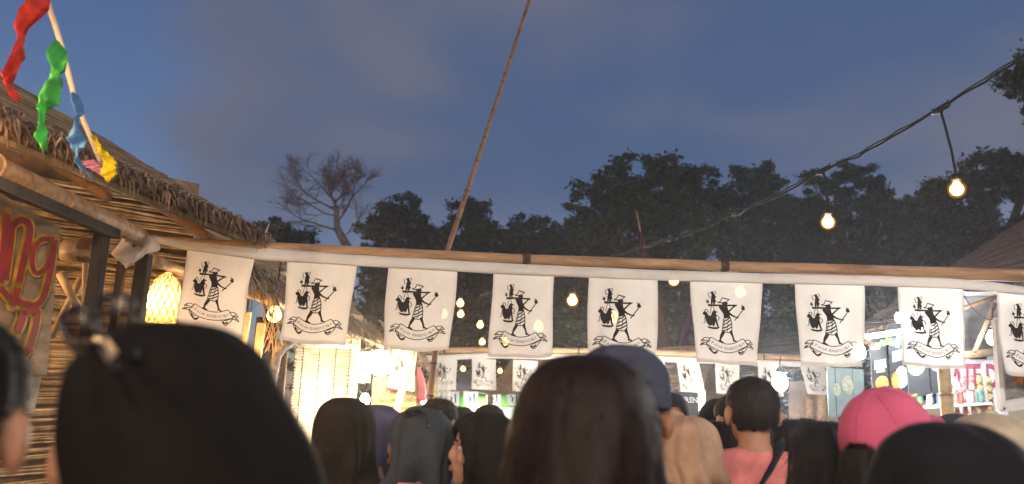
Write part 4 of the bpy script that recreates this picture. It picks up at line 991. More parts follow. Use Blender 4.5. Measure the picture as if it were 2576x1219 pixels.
board('tall bright white poster strip behind the lettered banner', [(1755, 965), (1775, 985), (1772, 1035), (1752, 1035)], 8.8, (.8, .78, .72), name='white_strip', cat='poster')
# small van beyond the posts
t = thing('parked_van', 'pale blue-grey van partly seen beyond the right posts', 'van', ground(P(2100, 1050, 14)))
c = ground(P(2110, 1050, 14.5)); bd = MB()
pf = [(-.9, .35), (-.9, .95), (-.55, 1.05), (-.2, 1.6), (1.6, 1.65), (1.7, 1.0), (1.7, .35)]
bd.add([c+Vector((x, y_, z)) for y_ in (-.75, .75) for x, z in pf], [tuple(range(7)), tuple(reversed(range(7, 14)))]+[(i, i+7, (i+1) % 7+7, (i+1) % 7) for i in range(7)])
bd.build('body', material('van_paint', (.35, .45, .5), .3, .1, 3.), t, bevel=.05)
MB().add([c+Vector((x, -.76, z)) for x, z in ((-.3, 1.1), (.4, 1.1), (.4, 1.5), (-.12, 1.5))], [(0, 1, 2, 3)]).build('window', material('van_glass', (.02, .03, .035), .1, .1, 3.), t, thick=.01)
for x in (-.45, 1.2):
    for y_ in (-.72, .72): MB().lathe([(.3, -.09), (.3, .09)], c+Vector((x, y_, .3)), 18, (0, 1, 0)).build('wheel', M_['cable'], t, True)

# ------------------------------------------------------------------ paper streamers at the top left
cords = [P(100, -70, 2.2), P(118, 0, 2.25), P(152, 105, 2.35), P(185, 235, 2.5), P(213, 310, 2.62), P(240, 375, 2.72), P(272, 450, 2.85)]
cd = MB()
for i in range(len(cords)-1):
    pass
def cordS(u, v):
    n_ = len(cords)-1; i = min(int(u*n_), n_-1); p = cords[i].lerp(cords[i+1], u*n_-i); return p+Vector(((v-.5)*.016, 0, (v-.5)*.004))
cdo = MB().grid(cordS, 40, 1).build('streamer_cord', material('white_ribbon', (.62, .60, .58), .6, .1, 9., trans=.3), None, True, thick=.002, loc=cords[3])
tag(cdo, 'white ribbon cord carrying the paper streamers', 'cord')
def streamer(label, left, right, Y0, Y1, c, seed, wav=.02):
    rnd = random.Random(seed); n_ = len(left)-1
    def S_(u, v):
        f_ = v*n_; i = min(int(f_), n_-1); k2 = f_-i
        a = (left[i][0]+(left[i+1][0]-left[i][0])*k2, left[i][1]+(left[i+1][1]-left[i][1])*k2); b = (right[i][0]+(right[i+1][0]-right[i][0])*k2, right[i][1]+(right[i+1][1]-right[i][1])*k2)
        p = P(a[0]+(b[0]-a[0])*u, a[1]+(b[1]-a[1])*u, Y0+(Y1-Y0)*v); p.y += wav*math.sin(v*17+u*4+seed)+.006*math.sin(v*61+u*9)+.006*noise.noise(Vector((u*3, v*14, seed))); e_ = abs(u-.5)*2; p.x += .004*e_*e_*noise.noise(Vector((u*4+seed, v*30, 2.2))); p.z += .004*e_*noise.noise(Vector((u*4, v*24, seed+5.))); return p
    p0 = P(*left[0], Y0)
    o = MB().grid(S_, 8, 90).build('paper_streamer', material('streamer_paper', c, .92, .22, 22., trans=.45, spec=.05), None, True, thick=.0008, loc=p0)
    tag(o, label, 'streamer', 'coloured paper streamers'); return o
Z = lambda L_: [(x*.4127, y*.4127) for x, y in L_]
streamer('red paper streamer at the top left corner', Z([(150, -120), (150, 40), (100, 170), (70, 290), (40, 460), (20, 510), (62, 560), (90, 612)]), Z([(300, -120), (285, 30), (210, 120), (160, 270), (88, 420), (58, 500), (78, 540), (97, 605)]), 2.2, 2.15, (.66, .065, .05), 1)
streamer('bright green paper streamer twisting down', Z([(345, 262), (308, 290), (310, 430), (262, 490), (258, 600), (235, 690), (245, 760), (238, 830), (256, 910)]), Z([(362, 255), (395, 310), (412, 420), (380, 490), (335, 625), (285, 650), (262, 740), (274, 815), (264, 905)]), 2.33, 2.25, (.10, .55, .13), 2)
streamer('pale blue paper streamer half wrapped round the cord', Z([(445, 575), (460, 660), (462, 740), (430, 830), (432, 900), (455, 960), (490, 1020), (545, 1078)]), Z([(480, 580), (500, 690), (480, 740), (510, 860), (490, 930), (495, 1000), (520, 1040), (568, 1080)]), 2.5, 2.4, (.16, .36, .66), 3)
streamer('yellow paper streamer folded at the cord end', Z([(560, 820), (585, 920), (618, 960), (620, 1060), (655, 1118)]), Z([(575, 825), (625, 900), (718, 1000), (700, 1060), (668, 1116)]), 2.68, 2.6, (.72, .60, .03), 4, .01)
streamer('pale pink paper streamer behind the yellow one', Z([(498, 985), (505, 1010), (560, 1040), (625, 1075)]), Z([(570, 970), (600, 1000), (625, 1020), (640, 1060)]), 2.72, 2.7, (.68, .34, .52), 5, .01)

# ------------------------------------------------------------------ people
def remesh(mb, name, vox=.011, sm=5):
    ob = bpy.data.objects.new('tmp', mb.mesh('tmp', None)); col.objects.link(ob)
    md = ob.modifiers.new('r', 'REMESH'); md.mode = 'VOXEL'; md.voxel_size = vox; md.use_smooth_shade = True
    ms = ob.modifiers.new('s', 'SMOOTH'); ms.factor = .5; ms.iterations = sm
    dg = bpy.context.evaluated_depsgraph_get(); me = bpy.data.meshes.new_from_object(ob.evaluated_get(dg)); me.name = name
    bpy.data.objects.remove(ob)
    me.polygons.foreach_set('use_smooth', [True]*len(me.polygons)); return me
HC = Vector((0, .015, 1.54))
def chain(m_, pts, rads, sides=12):
    for i in range(len(pts)-1):
        a, b = Vector(pts[i]), Vector(pts[i+1]); n_ = 4
        m_.tube([a.lerp(b, j/n_) for j in range(n_+1)], [rads[i]+(rads[i+1]-rads[i])*j/n_ for j in range(n_+1)], sides)
    for p, r_ in zip(pts, rads): m_.ball(p, r_, 12, 8)
def body_mb(fem):
    m_ = MB(); sw = .165 if fem else .19
    m_.ball(HC+Vector((0, -.008, .022)), (.073, .090, .088), 24, 16); m_.ball(HC+Vector((0, .028, -.045)), (.056, .062, .066), 20, 12)
    m_.ball(HC+Vector((0, .052, -.086)), (.032, .034, .026), 12, 8)
    m_.tube([HC+Vector((0, .080, .018)), HC+Vector((0, .094, -.012)), HC+Vector((0, .095, -.022))], [.007, .0115, .009], 8)
    m_.ball(HC+Vector((0, .094, -.022)), (.015, .011, .009), 10, 8)
    m_.ball(HC+Vector((0, .086, -.054)), (.021, .010, .0085), 10, 8)
    for s in (-1, 1):
        m_.ball(HC+Vector((s*.030, .072, .026)), (.026, .014, .009), 10, 6)
        m_.ball(HC+Vector((s*.030, .068, .019)), (.016, .010, .005), 10, 6)
        m_.ball(HC+Vector((s*.036, .062, -.022)), (.022, .022, .024), 10, 6)
        m_.ball(HC+Vector((s*.083, -.014, -.012)), (.012, .022, .034), 10, 8, Matrix.Rotation(s*R(22), 3, 'Z'))
    chain(m_, [(0, -.018, 1.36), (0, -.008, 1.44), (0, .0, 1.5)], [.062, .051, .053])
    for s in (-1, 1):
        chain(m_, [(0, -.02, 1.395), (s*sw*.6, -.012, 1.365), (s*sw, 0, 1.33)], [.05, .046, .05])
        chain(m_, [(s*sw, 0, 1.33), (s*(sw+.035), -.025, 1.07), (s*(sw+.03), .045, .84)], [.05, .038, .027])
        hb = Vector((s*(sw+.03), .06, .775)); m_.ball(hb, (.016, .036, .046), 10, 8)
        for j in range(4):
            y0 = -.027+j*.018; ln = (.055, .068, .072, .062)[j]
            chain(m_, [hb+Vector((0, y0, -.032)), hb+Vector((-s*.004, y0+.003, -.032-ln*.55)), hb+Vector((-s*.018, y0+.004, -.032-ln))], [.0085, .0078, .0068], 8)
        chain(m_, [hb+Vector((0, .03, .015)), hb+Vector((-s*.012, .055, -.018)), hb+Vector((-s*.02, .058, -.045))], [.011, .0095, .0085], 8)
        chain(m_, [(s*.085, 0, .88), (s*.09, .012, .48), (s*.095, -.012, .09)], [.086, .056, .038])
        m_.ball((s*.095, .055, .038), (.038, .11, .037), 12, 8)
    m_.ball((0, .005, 1.22), (.150 if fem else .165, .105, .165), 20, 14); m_.ball((0, 0, 1.03), (.120 if fem else .14, .092, .17), 20, 12); m_.ball((0, -.005, .89), (.158 if fem else .15, .108, .12), 20, 12)
    if fem:
        for s in (-1, 1): m_.ball((s*.065, .085, 1.2), (.058, .05, .056), 12, 8)
    return m_
def shirt_mb(fem, long, g=.014):
    m_ = MB(); sw = .165 if fem else .19
    m_.ball((0, .005, 1.22), (.152+g if fem else .167+g, .107+g, .165+g), 20, 14); m_.ball((0, 0, 1.03), (.126+g if fem else .15+g, .098+g, .17), 20, 12); m_.ball((0, -.002, .89), (.162+g, .112+g, .11), 20, 12)
    if fem:
        for s in (-1, 1): m_.ball((s*.065, .085, 1.2), (.060+g, .05+g, .058+g), 12, 8)
    for s in (-1, 1):
        chain(m_, [(0, -.022, 1.378), (s*sw*.6, -.012, 1.36), (s*sw, 0, 1.33)], [.050+g*.8, .048+g, .052+g])
        e = [(s*sw, 0, 1.33), (s*(sw+.035), -.025, 1.07)] + ([(s*(sw+.03), .045, .86)] if long else [])
        chain(m_, e, [.052+g, .044+g+(0 if long else .01)] + ([.034+g] if long else []))
    return m_
def trousers_mb(g=.014):
    m_ = MB(); m_.ball((0, -.005, .89), (.156+g*.5, .108+g*.5, .11), 20, 12)
    for s in (-1, 1): chain(m_, [(s*.085, 0, .86), (s*.09, .012, .48), (s*.095, -.012, .11)], [.09+g, .064+g, .052+g])
    return m_
def shoes_mb():
    m_ = MB()
    for s in (-1, 1): m_.ball((s*.095, .058, .045), (.046, .125, .044), 14, 8)
    return m_
BODY = {f_: remesh(body_mb(f_), 'person_body', .0075, 3) for f_ in (True, False)}
SHIRT = {(f_, l_): remesh(shirt_mb(f_, l_), 'shirt', .014, 5) for f_ in (True, False) for l_ in (True, False)}
TROU = remesh(trousers_mb(), 'trousers', .016, 5); SHOE = shoes_mb().mesh('shoes', None, True)
def head_surface(prof, seed=0, fold=.0, ftheta=None, frange=None, seg=84, lean=(0, 0), l0=-.02, lc=.05, fine=0.):
    """prof: (dz, rx, ry_front, ry_back, yshift) rings from the crown down, about HC; theta 0 = face (+Y)"""
    m_ = MB(); rows = []
    P_ = []
    for i in range(len(prof)-1):
        n_ = 6
        for j in range(n_):
            t_ = j/n_; p0, p1, p2, p3 = prof[max(i-1, 0)], prof[i], prof[i+1], prof[min(i+2, len(prof)-1)]
            P_.append(tuple(.5*(2*b+(c_-a)*t_+(2*a-5*b+4*c_-d_)*t_*t_+(3*b-a-3*c_+d_)*t_**3) for a, b, c_, d_ in zip(p0, p1, p2, p3)))
    P_.append(prof[-1])
    idx = []
    for i, (dz, rx, ryf, ryb, ys) in enumerate(P_):
        for k in range(seg):
            th = 2*math.pi*k/seg; sx, cy = math.sin(th), math.cos(th)
            ry = ryf if cy > 0 else ryb
            low_ = max(0, -dz-.02)
            fo = fold*(.22+5*min(low_, .14)+2*low_)*(noise.noise(Vector((th*2.2+seed, dz*3.0+th*.9, seed)))*1.0 + .6*noise.noise(Vector((math.sin(th)*3+seed*2, math.cos(th)*3, dz*5))))
            fo += fold*.42*min(1, .25+low_*9)*math.sin(th*4+dz*26+seed+2*noise.noise(Vector((sx*2, cy*2, dz*4+seed))))*(.5+.5*noise.noise(Vector((th, dz*3, seed))))
            if fine: fo += fine*noise.noise(Vector((sx*40+seed, cy*40, dz*12)))
            m_.v.append(HC+Vector((sx*(max(rx, 0)+fo)+lean[0]*min(max(0, l0-dz), lc), cy*(max(ry, 0)+fo)+ys+lean[1]*min(max(0, l0-dz), lc), dz)))
            idx.append((th if th < math.pi else th-2*math.pi, dz))
    for i in range(len(P_)-1):
        for k in range(seg):
            a = i*seg+k; b = i*seg+(k+1) % seg
            th = idx[a][0]+math.pi/seg; dz = (P_[i][0]+P_[i+1][0])/2
            if ftheta and ((th/ftheta)**2+((dz-frange[0])/frange[1])**2) < 1: continue
            m_.f.append((a, a+seg, b+seg, b))
    m_.f.append(tuple(range(seg)))
    return m_
def hijab(seed, wide=1., back=1., fold=.022, drape=.40, lean=(0, 0), face=True, **kw):
    p = [(.122, .012, .012, .012, -.01), (.115, .045, .05, .055, -.01), (.09, .078, .085, .095, -.006), (.05, .094, .100, .116*back, -.004), (0, .100*wide, .100, .124*back, -.004), (-.05, .100*wide, .094, .120*back, -.006), (-.10, .096*wide, .084, .110*back, -.01), (-.145, .100*wide, .098, .104, -.01), (-.19, .135*wide, .125, .118, -.015), (-.235, .185, .145, .135, -.015), (-.31, .222, .165, .155, -.01), (-.18-drape, .232, .175, .165, -.005)]
    return head_surface(p, seed, fold, R(50) if face else None, (-.022, .092), lean=lean, **kw)
def long_hair(seed, wide=1., length=.42):
    p = [(.118, .01, .01, .01, -.01), (.112, .04, .05, .05, -.01), (.088, .074, .09, .092, -.006), (.05, .09*wide, .104, .112, -.004), (0, .098*wide, .098, .118, -.006), (-.06, .103*wide, .07, .118, -.01), (-.12, .108*wide, .05, .115, -.014), (-.18, .118*wide, .05, .125, -.016), (-.26, .128*wide, .05, .135, -.02), (-length, .118*wide, .05, .13, -.02)]
    return head_surface(p, seed, .030, R(62), (-.15, .185), fine=.005)
def short_hair(seed, nape=-.055):
    p = [(.113, .01, .01, .01, -.012), (.106, .042, .048, .05, -.012), (.08, .071, .086, .088, -.01), (.045, .082, .096, .1, -.009), (0, .0795, .092, .102, -.009), (-.03, .076, .08, .095, -.009), (nape, .068, .05, .084, -.011), (nape-.025, .058, .04, .070, -.014)]
    m_ = head_surface(p, seed, .004, None, None, fine=.006)
    keep = []
    for f_ in m_.f:
        c_ = sum((m_.v[i] for i in f_), Vector())/len(f_)-HC
        if c_.y > .055 and c_.z < .055: continue
        if abs(c_.x) > .05 and -.04 < c_.y < .06 and c_.z < .014: continue
        if c_.y > -.02 and c_.z < -.02: continue
        if c_.z < nape+.016*noise.noise(Vector((c_.x*45, c_.z*25, seed))): continue
        keep.append(f_)
    m_.f = keep; return m_
def below(m_, z):
    m_.f = [f_ for f_ in m_.f if max(m_.v[i].z for i in f_)-HC.z < z]; return m_
def fuzz(m_, n_, ln, seed, lay=.5, w_=.0006):
    """short loose hairs standing off a hair shell"""
    rnd = random.Random(seed); fs = [f_ for f_ in m_.f if len(f_) == 4]; out = MB()
    for _ in range(n_):
        f_ = rnd.choice(fs); a, b, c_, d_ = (m_.v[i] for i in f_); u, v = rnd.random(), rnd.random()
        p = a.lerp(d_, u).lerp(b.lerp(c_, u), v); nn = (p-HC); nn.z *= .4; nn.normalize()
        dr = (nn*(1-lay) + Vector((rnd.gauss(0, .35), rnd.gauss(0, .35), -lay+rnd.gauss(0, .3)))).normalized()
        l_ = ln*rnd.uniform(.5, 1.4); sd = dr.cross(Vector((rnd.gauss(0, 1), rnd.gauss(0, 1), rnd.gauss(0, 1)))).normalized()*w_
        q = p+dr*l_*.5; e = p+dr*l_+Vector((0, 0, -l_*.2*lay))
        out.add([p-sd, p+sd, q+sd*.8, q-sd*.8, e], [(0, 1, 2, 3), (3, 2, 4)])
    return out
MAT = {}
def fab(c, rough=.85, var=.18, sc_=14., sheen=.0):
    k = (c, rough)
    if k not in MAT: MAT[k] = material('fabric', c, rough, var, sc_, bump=.45, bscale=26, spec=.12, sheen=sheen)
    return MAT[k]
HAIR = {c: material('hair', c, .62, .4, 30., stretch=(6, 6, .6), bump=.15, bscale=60, spec=.2) for c in ((.010, .008, .007), (.016, .009, .007), (.02, .016, .015), (.0120, .0052, .0036))}
SKIN = {k: material('skin', c, .5, .08, 9., spec=.35) for k, c in {'tan': (.36, .17, .10), 'brown': (.30, .14, .08), 'fair': (.36, .19, .13)}.items()}
EYE = MB().ball((0, 0, 0), .0105, 12, 8).mesh('eye', material('eye_white', (.55, .52, .5), .25, .05, 9.), True)
IRIS = MB().ball((0, .0070, 0), (.0052, .0045, .0052), 10, 8).mesh('iris', material('iris', (.012, .008, .006), .2, .1, 9.), True)
BROW = MB().tube([(-.018, -.004, -.003), (0, .003, .003), (.016, 0, .001)], [.0022, .0038, .0018], 6).mesh('eyebrow', M_['ink'], True)
LIPS = MB().ball((0, 0, 0.0035), (.0215, .0085, .0048), 14, 8).ball((0, 0, -.0045), (.0185, .009, .0055), 14, 8).mesh('lips', material('lips', (.36, .12, .10), .4, .1, 9.), True)
def child(name, me, parent, mat=None, loc=(0, 0, 0)):
    o = bpy.data.objects.new(name, me); o.parent = parent; o.location = loc; col.objects.link(o)
    if mat is not None:
        if not me.materials: me.materials.append(None)
        o.material_slots[0].link = 'OBJECT'; o.material_slots[0].material = mat
    return o
def person(label, px, py, Y, yaw, fem=True, skin='tan', shirt=(.1, .1, .1), long=True, trousers=(.03, .035, .05), hat=1.66, wide=1., tilt=0., cz=0.):
    tp = P(px, py, Y); s = tp.z/hat
    t = thing('person', label, 'person', (tp.x, tp.y, 0), None)
    t.scale = (s*wide, s*wide, s); t.rotation_euler = (0, 0, R(yaw))
    child('body', BODY[fem], t, SKIN[skin])
    child('shirt', SHIRT[(fem, long)], t, fab(shirt)); child('trousers', TROU, t, fab(trousers)); child('shoes', SHOE, t, fab((.03, .03, .03)))
    for sx in (-1, 1):
        e = child('eye', EYE, t, None, HC+Vector((sx*.030, .0668, .010))); child('iris', IRIS, e)
        child('eyebrow', BROW, t, None, HC+Vector((sx*.030, .0815, .031)))
    child('lips', LIPS, t, None, HC+Vector((0, .0895, -.054)))
    return t
def add(t, name, mb_, mat, smooth=True, thick=0., kind=None):
    o = bpy.data.objects.new(name, mb_.mesh(name, mat, smooth)); o.parent = t; col.objects.link(o)
    if thick: md = o.modifiers.new('t', 'SOLIDIFY'); md.thickness = thick; md.offset = -1
    if kind: o['kind'] = kind
    return o
def hijab_on(t, c, seed, **k):
    o = add(t, 'hijab', hijab(seed, **k), fab(c, .9, .2, 9.), thick=.003); md = o.modifiers.new('s', 'SUBSURF'); md.levels = md.render_levels = 1; return o
BH, BR, GH = (.010, .008, .007), (.016, .009, .007), (.02, .016, .015)
DK = (.0120, .0052, .0036)
def hair_on(t, m_, c, n_=2500, ln=.018, seed=0, lay=.5):
    h = add(t, 'hair', m_, HAIR[c]); f_ = fuzz(m_, n_, ln, seed, lay); o = bpy.data.objects.new('loose_hair', f_.mesh('loose_hair', HAIR[c])); o.parent = h; col.objects.link(o); o['kind'] = 'stuff'; return h
def cap_mb(opening=True):
    m_ = MB(); seg = 120; nr = 26
    for i in range(nr+1):
        a = (i/nr)*math.pi/2; z = .004+.126*math.cos(a)**.9 if i < nr else .004; r_ = .1025*math.sin(a)**.86 if i else .004
        for k in range(seg):
            th = 2*math.pi*k/seg; puff = 1+.010*abs(math.sin(3*th))*math.sin(a); m_.v.append(HC+Vector((math.sin(th)*r_*.93*puff, math.cos(th)*r_*1.12*puff-.002, z+.0015*noise.noise(Vector((th*2, z*30, 1))))))
    for i in range(nr):
        z = (m_.v[i*seg].z+m_.v[(i+1)*seg].z)/2-HC.z
        for k in range(seg):
            d_ = abs(2*math.pi*(k+.5)/seg-math.pi)
            if opening and (d_/R(35))**2+(z/.062)**2 < 1: continue
            a = i*seg+k; b = i*seg+(k+1) % seg; m_.f.append((a, a+seg, b+seg, b))
    m_.f.append(tuple(range(seg)))
    return m_
def cap_on(t, c, opening=True, tilt=0.):
    o = add(t, 'cap', cap_mb(opening), fab(c, .8, .12, 10.), thick=.003)
    if tilt: o.matrix_local = Matrix.Translation(HC) @ Matrix.Rotation(R(tilt), 4, 'X') @ Matrix.Translation(-HC)
    def brim(u, v):
        th = R(-62+124*u); r0 = .112; a = Vector((math.sin(th)*.096, math.cos(th)*r0)); ext = .075*math.cos(R(-62+124*u)*1.25)**.7 if abs(th) < R(70) else 0
        b = a+Vector((math.sin(th)*.2, 1)).normalized()*max(ext, .004)*1.0
        p = a.lerp(b, v); return HC+Vector((p.x, p.y, .006-.02*v-.02*(p.x/.09)**2*v))
    b_ = bpy.data.objects.new('brim', MB().grid(brim, 20, 6).mesh('brim', fab(c, .8, .12, 10.), True)); b_.parent = o; col.objects.link(b_); md = b_.modifiers.new('t', 'SOLIDIFY'); md.thickness = .004
    bt_ = bpy.data.objects.new('button', MB().ball(HC+Vector((0, -.002, .131)), (.009, .009, .005), 12, 8).mesh('button', fab(c, .8, .12, 10.), True)); bt_.parent = o; col.objects.link(bt_)
    sm_ = MB()
    for k in range(6):
        th = k*math.pi/3; sm_.tube([HC+Vector((math.sin(th)*r_*.938, math.cos(th)*r_*1.128-.002, z+.0045)) for z, r_ in [(.004+.126*math.cos(a_)**.9, .1028*math.sin(a_)**.86) for a_ in [R(q) for q in ((12, 25, 40, 55, 64) if k == 3 and opening else (12, 25, 40, 55, 68, 80, 88))]]], .0016, 5)
    s_ = bpy.data.objects.new('seam', sm_.mesh('seam', fab(tuple(x*.8 for x in c), .8, .12, 10.), True)); s_.parent = o; col.objects.link(s_)
    if opening:
        st_ = MB().grid(lambda u, v: HC+Vector((math.sin(R(148+64*u))*.097, math.cos(R(148+64*u))*.116, .002+.018*v)), 12, 1); x_ = bpy.data.objects.new('strap', st_.mesh('strap', fab(c, .8, .12, 10.), True)); x_.parent = o; col.objects.link(x_); md = x_.modifiers.new('t', 'SOLIDIFY'); md.thickness = .003
    return o
BLACK = (.009, .008, .008)
# nearest: black hijab, big and soft at lower left
t = person('person in a plain black hijab seen large from behind at lower left, sunglasses on top', 452, 808, .81, 6, shirt=BLACK, hat=1.666, wide=1.06)
hijab_on(t, (.0070, .0056, .0048), 3, wide=1.08, back=1.08, fold=.020, lean=(.34, 0), l0=.07, lc=.20)
tg = MB().box(HC+Vector((-.02, -.128, -.055)), (.014, .004, .004)); add(t, 'hijab_tag', tg, material('gold_thread', (.12, .09, .06), .5, .1, 9.), False)
# sunglasses on her head
t = thing('sunglasses', 'dark sunglasses pushed up on top of the nearest black hijab', 'sunglasses', P(250, 800, .82))
lens = glass('sunglass_lens', (.13, .13, .14), rough=.25); fm = material('glossy_black', (.01, .01, .011), .2, .1, 9.)
def lens_pt(cx, cy, rx, ry, Y, rot, a, v=1.):
    ca, sa = math.cos(a), math.sin(a); ex = lambda q: math.copysign(abs(q)**.66, q); x, y = rx*ex(ca)*v, ry*ex(sa)*v*(1-.10*ca)
    return P(cx+x*math.cos(rot)-y*math.sin(rot), cy+x*math.sin(rot)+y*math.cos(rot), Y+.003*v*v)
for cx, cy, rx, ry, Y, rot in ((204, 828, 42, 54, .84, -.42), (296, 796, 50, 58, .81, -.16)):
    MB().grid(lambda u, v: lens_pt(cx, cy, rx, ry, Y, rot, u*6.2832, v), 32, 4).build('lens', lens, t, True)
    MB().tube([lens_pt(cx, cy, rx, ry, Y, rot, i*6.2832/36) for i in range(37)], .0030, 6).build('rim', fm, t, True)
MB().tube([P(241, 796, .825), P(246, 790, .815), P(250, 789, .81)], .004, 6).build('bridge', fm, t, True)
MB().beam(P(262, 866, .70), P(283, 898, .655), .010, .003, Vector((0, 1, 0))).build('temple_plate', material('gold', (.55, .40, .20), .35, .1, 9., metal=.7), t, bevel=.001)
MB().tube([P(335, 800, .80), P(350, 850, .75), P(345, 900, .70)], .003, 6).build('temple', fm, t, True)
MB().tube([P(180, 860, .80), P(255, 860, .71), P(300, 930, .63)], .003, 6).build('temple', fm, t, True)
# left edge person
t = person('person with short dark hair and navy collar cut off by the left edge', -150, 768, .8, 15, False, 'tan', (.028, .026, .05), False, hat=1.655)
hair_on(t, short_hair(5, -.03), BH, 1800, .010, 5)
# dark hijabs, middle left
t = person('person in a very dark brown hijab directly right of the large black hijab', 868, 1004, 2.75, -4, shirt=(.03, .02, .015)); hijab_on(t, (.022, .017, .013), 7, fold=.05)
t = person('person in a mauve blue hijab between the dark brown and the slate ones', 955, 1022, 3.05, 30, shirt=(.2, .2, .33)); hijab_on(t, (.085, .085, .14), 8, fold=.065)
t = person('person in a slate grey hijab and pink blouse looking left', 1064, 1030, 2.72, 78, shirt=(.62, .38, .42)); hijab_on(t, (.045, .052, .062), 9, fold=.07, back=1.05); slate = t
t = person('person in a black hijab with bare profile face looking left', 1224, 1040, 2.6, 100, skin='fair', shirt=BLACK); hijab_on(t, (.012, .010, .010), 10, fold=.05, back=1.02)
bg_ = MB(); rt = slate
t = thing('shoulder_bag', 'pink strapped bag over the shoulder of the slate hijab wearer', 'bag', (slate.location.x, slate.location.y, .8))
a = Vector((slate.location.x, slate.location.y, 0))
MB().grid(lambda u, v: a+Vector((-.02+.05*(v-.5)+.02*u, -.175+.02*math.cos(u*3.1)-.03*math.sin(u*3.14), 1.33-.45*u+.04*math.sin(u*3.14))), 14, 2).build('strap', fab((.65, .24, .34)), t, True, thick=.004)
MB().box(a+Vector((.0, -.2, .80)), (.24, .08, .2)).build('pouch', fab((.6, .22, .3)), t, bevel=.03)
# sunglasses hung on slate hijab
t = thing('sunglasses', 'thin dark sunglasses resting on the slate grey hijab', 'sunglasses', P(1060, 1040, 2.6)); m_ = MB()
m_.tube([P(1058, 1034, 2.62), P(1072, 1046, 2.6), P(1080, 1078, 2.57)], .0025, 6); m_.build('temple', fm, t, True)
for cx_ in (1030, 1048):
    MB().grid(lambda u, v: P(cx_+11*v*math.cos(u*6.2832), 1040-(cx_-1030)*.25+6*v*math.sin(u*6.2832), 2.62), 16, 2).build('lens', lens, t, True, thick=.002)
    MB().tube([P(cx_+11*math.cos(i*.52), 1040-(cx_-1030)*.25+6*math.sin(i*.52), 2.62) for i in range(13)], .0025, 6).build('rim', fm, t, True)
# behind them
t = person('person with thick dark brown hair peeping over the slate hijab', 1108, 1000, 3.9, 150, False, 'fair', (.1, .1, .12)); hair_on(t, short_hair(12, -.04), BR, 2500, .03, 12, .6)
t = person('person with dark hair far back between brown hair and black hijab', 1165, 1022, 5.6, 10, False, 'tan', (.05, .05, .06)); hair_on(t, short_hair(13), BH, 900, .02, 13)
t = person('person with dark hair far back above the black hijab', 1232, 1016, 4.4, 5, False, 'tan', (.06, .05, .05)); hair_on(t, short_hair(14), BR, 1500, .025, 14)
t = person('person in a grey-blue hijab far back right of the menu board', 1052, 1024, 5.0, 0, True, 'tan', (.06, .06, .08)); hijab_on(t, (.04, .045, .06), 15)
# centre: large dark hair
t = person('person with long dark brown hair seen large from behind at the centre', 1475, 880, 1.12, 4, True, 'tan', (.03, .015, .01), hat=1.664, wide=1.0)
hair_on(t, long_hair(21, 1.02), DK, 2500, .022, 21, .95); o = add(t, 'loose_hair', fuzz(long_hair(21, 1.02), 420, .055, 77, .55, .0004), HAIR[DK], kind='stuff')
# grey-blue cap behind
t = person('person in a blue-grey brimless cap half hidden by the large dark hair', 1565, 866, 1.6, -8, False, 'brown', (.08, .09, .12), hat=1.668)
hc_ = head_surface([(.124, .012, .012, .012, -.01), (.117, .045, .05, .055, -.01), (.09, .078, .092, .095, -.008), (.05, .0875, .101, .106, -.008), (.012, .0885, .102, .107, -.008)], 4, .004); o = add(t, 'cap', hc_, fab((.062, .066, .095), .9), thick=.003)
hair_on(t, below(short_hair(23), .0), BH, 700, .006, 23)
# tan hijab
t = person('person in a tan brown hijab left of the pink shirt', 1728, 1050, 2.62, -20, True, 'tan', (.16, .10, .07)); hijab_on(t, (.40, .25, .165), 25, fold=.06, wide=1.08, lean=(.4, -.15))
t = person('person in a gold lace hijab peeping above the tan hijab', 1682, 1034, 3.3, -10, True, 'tan', (.3, .2, .1)); o = hijab_on(t, (.5, .3, .1), 26)
o.material_slots[0].material = material('gold_lace', (.62, .42, .18), .5, .6, 90., c2=(.28, .10, .03), metal=.2) 
t = person('person with black parted hair and white collar beside the pink shirt', 1802, 1058, 3.2, 35, True, 'fair', (.7, .66, .6)); hair_on(t, long_hair(27, .95, .2), BH, 1500, .03, 27, .8)
# pink shirt man
t = person('person in a salmon pink shirt with short cropped dark hair seen from behind', 1893, 945, 2.9, 2, False, 'tan', (.60, .19, .175), False, hat=1.662)
hair_on(t, short_hair(29, -.05), GH, 4000, .007, 29, .3); man = t
t = thing('crossbody_bag', 'black crossbody strap bag worn over the salmon pink shirt', 'bag', (man.location.x, man.location.y, .9))
s_ = man.scale.x; a = Vector((man.location.x, man.location.y, 0))
stp = [(.085, .04, 1.42), (.078, -.015, 1.452), (.055, -.085, 1.415), (.005, -.126, 1.35), (-.05, -.143, 1.28), (-.07, -.146, 1.14), (-.14, -.13, .98), (-.19, -.02, .88)]
def strapS(u, v):
    n_ = len(stp)-1; i = min(int(u*n_), n_-1); q = Vector(stp[i]).lerp(Vector(stp[i+1]), u*n_-i); return a+q*s_+Vector((.024*(v-.5)*2*.75, -.004, .024*(v-.5)*2*.6))
MB().grid(strapS, 30, 2).build('strap', fab((.022, .026, .032), .6), t, True, thick=.004)
MB().box(a+Vector((-.15, .13, .86)), (.2, .07, .15)).build('pouch', fab((.02, .022, .028), .6), t, bevel=.02)
MB().box(strapS(.62, .5)+Vector((0, -.006, 0)), (.05, .008, .03), Matrix.Rotation(R(-50), 3, 'Y')).build('buckle', fm, t, bevel=.002)
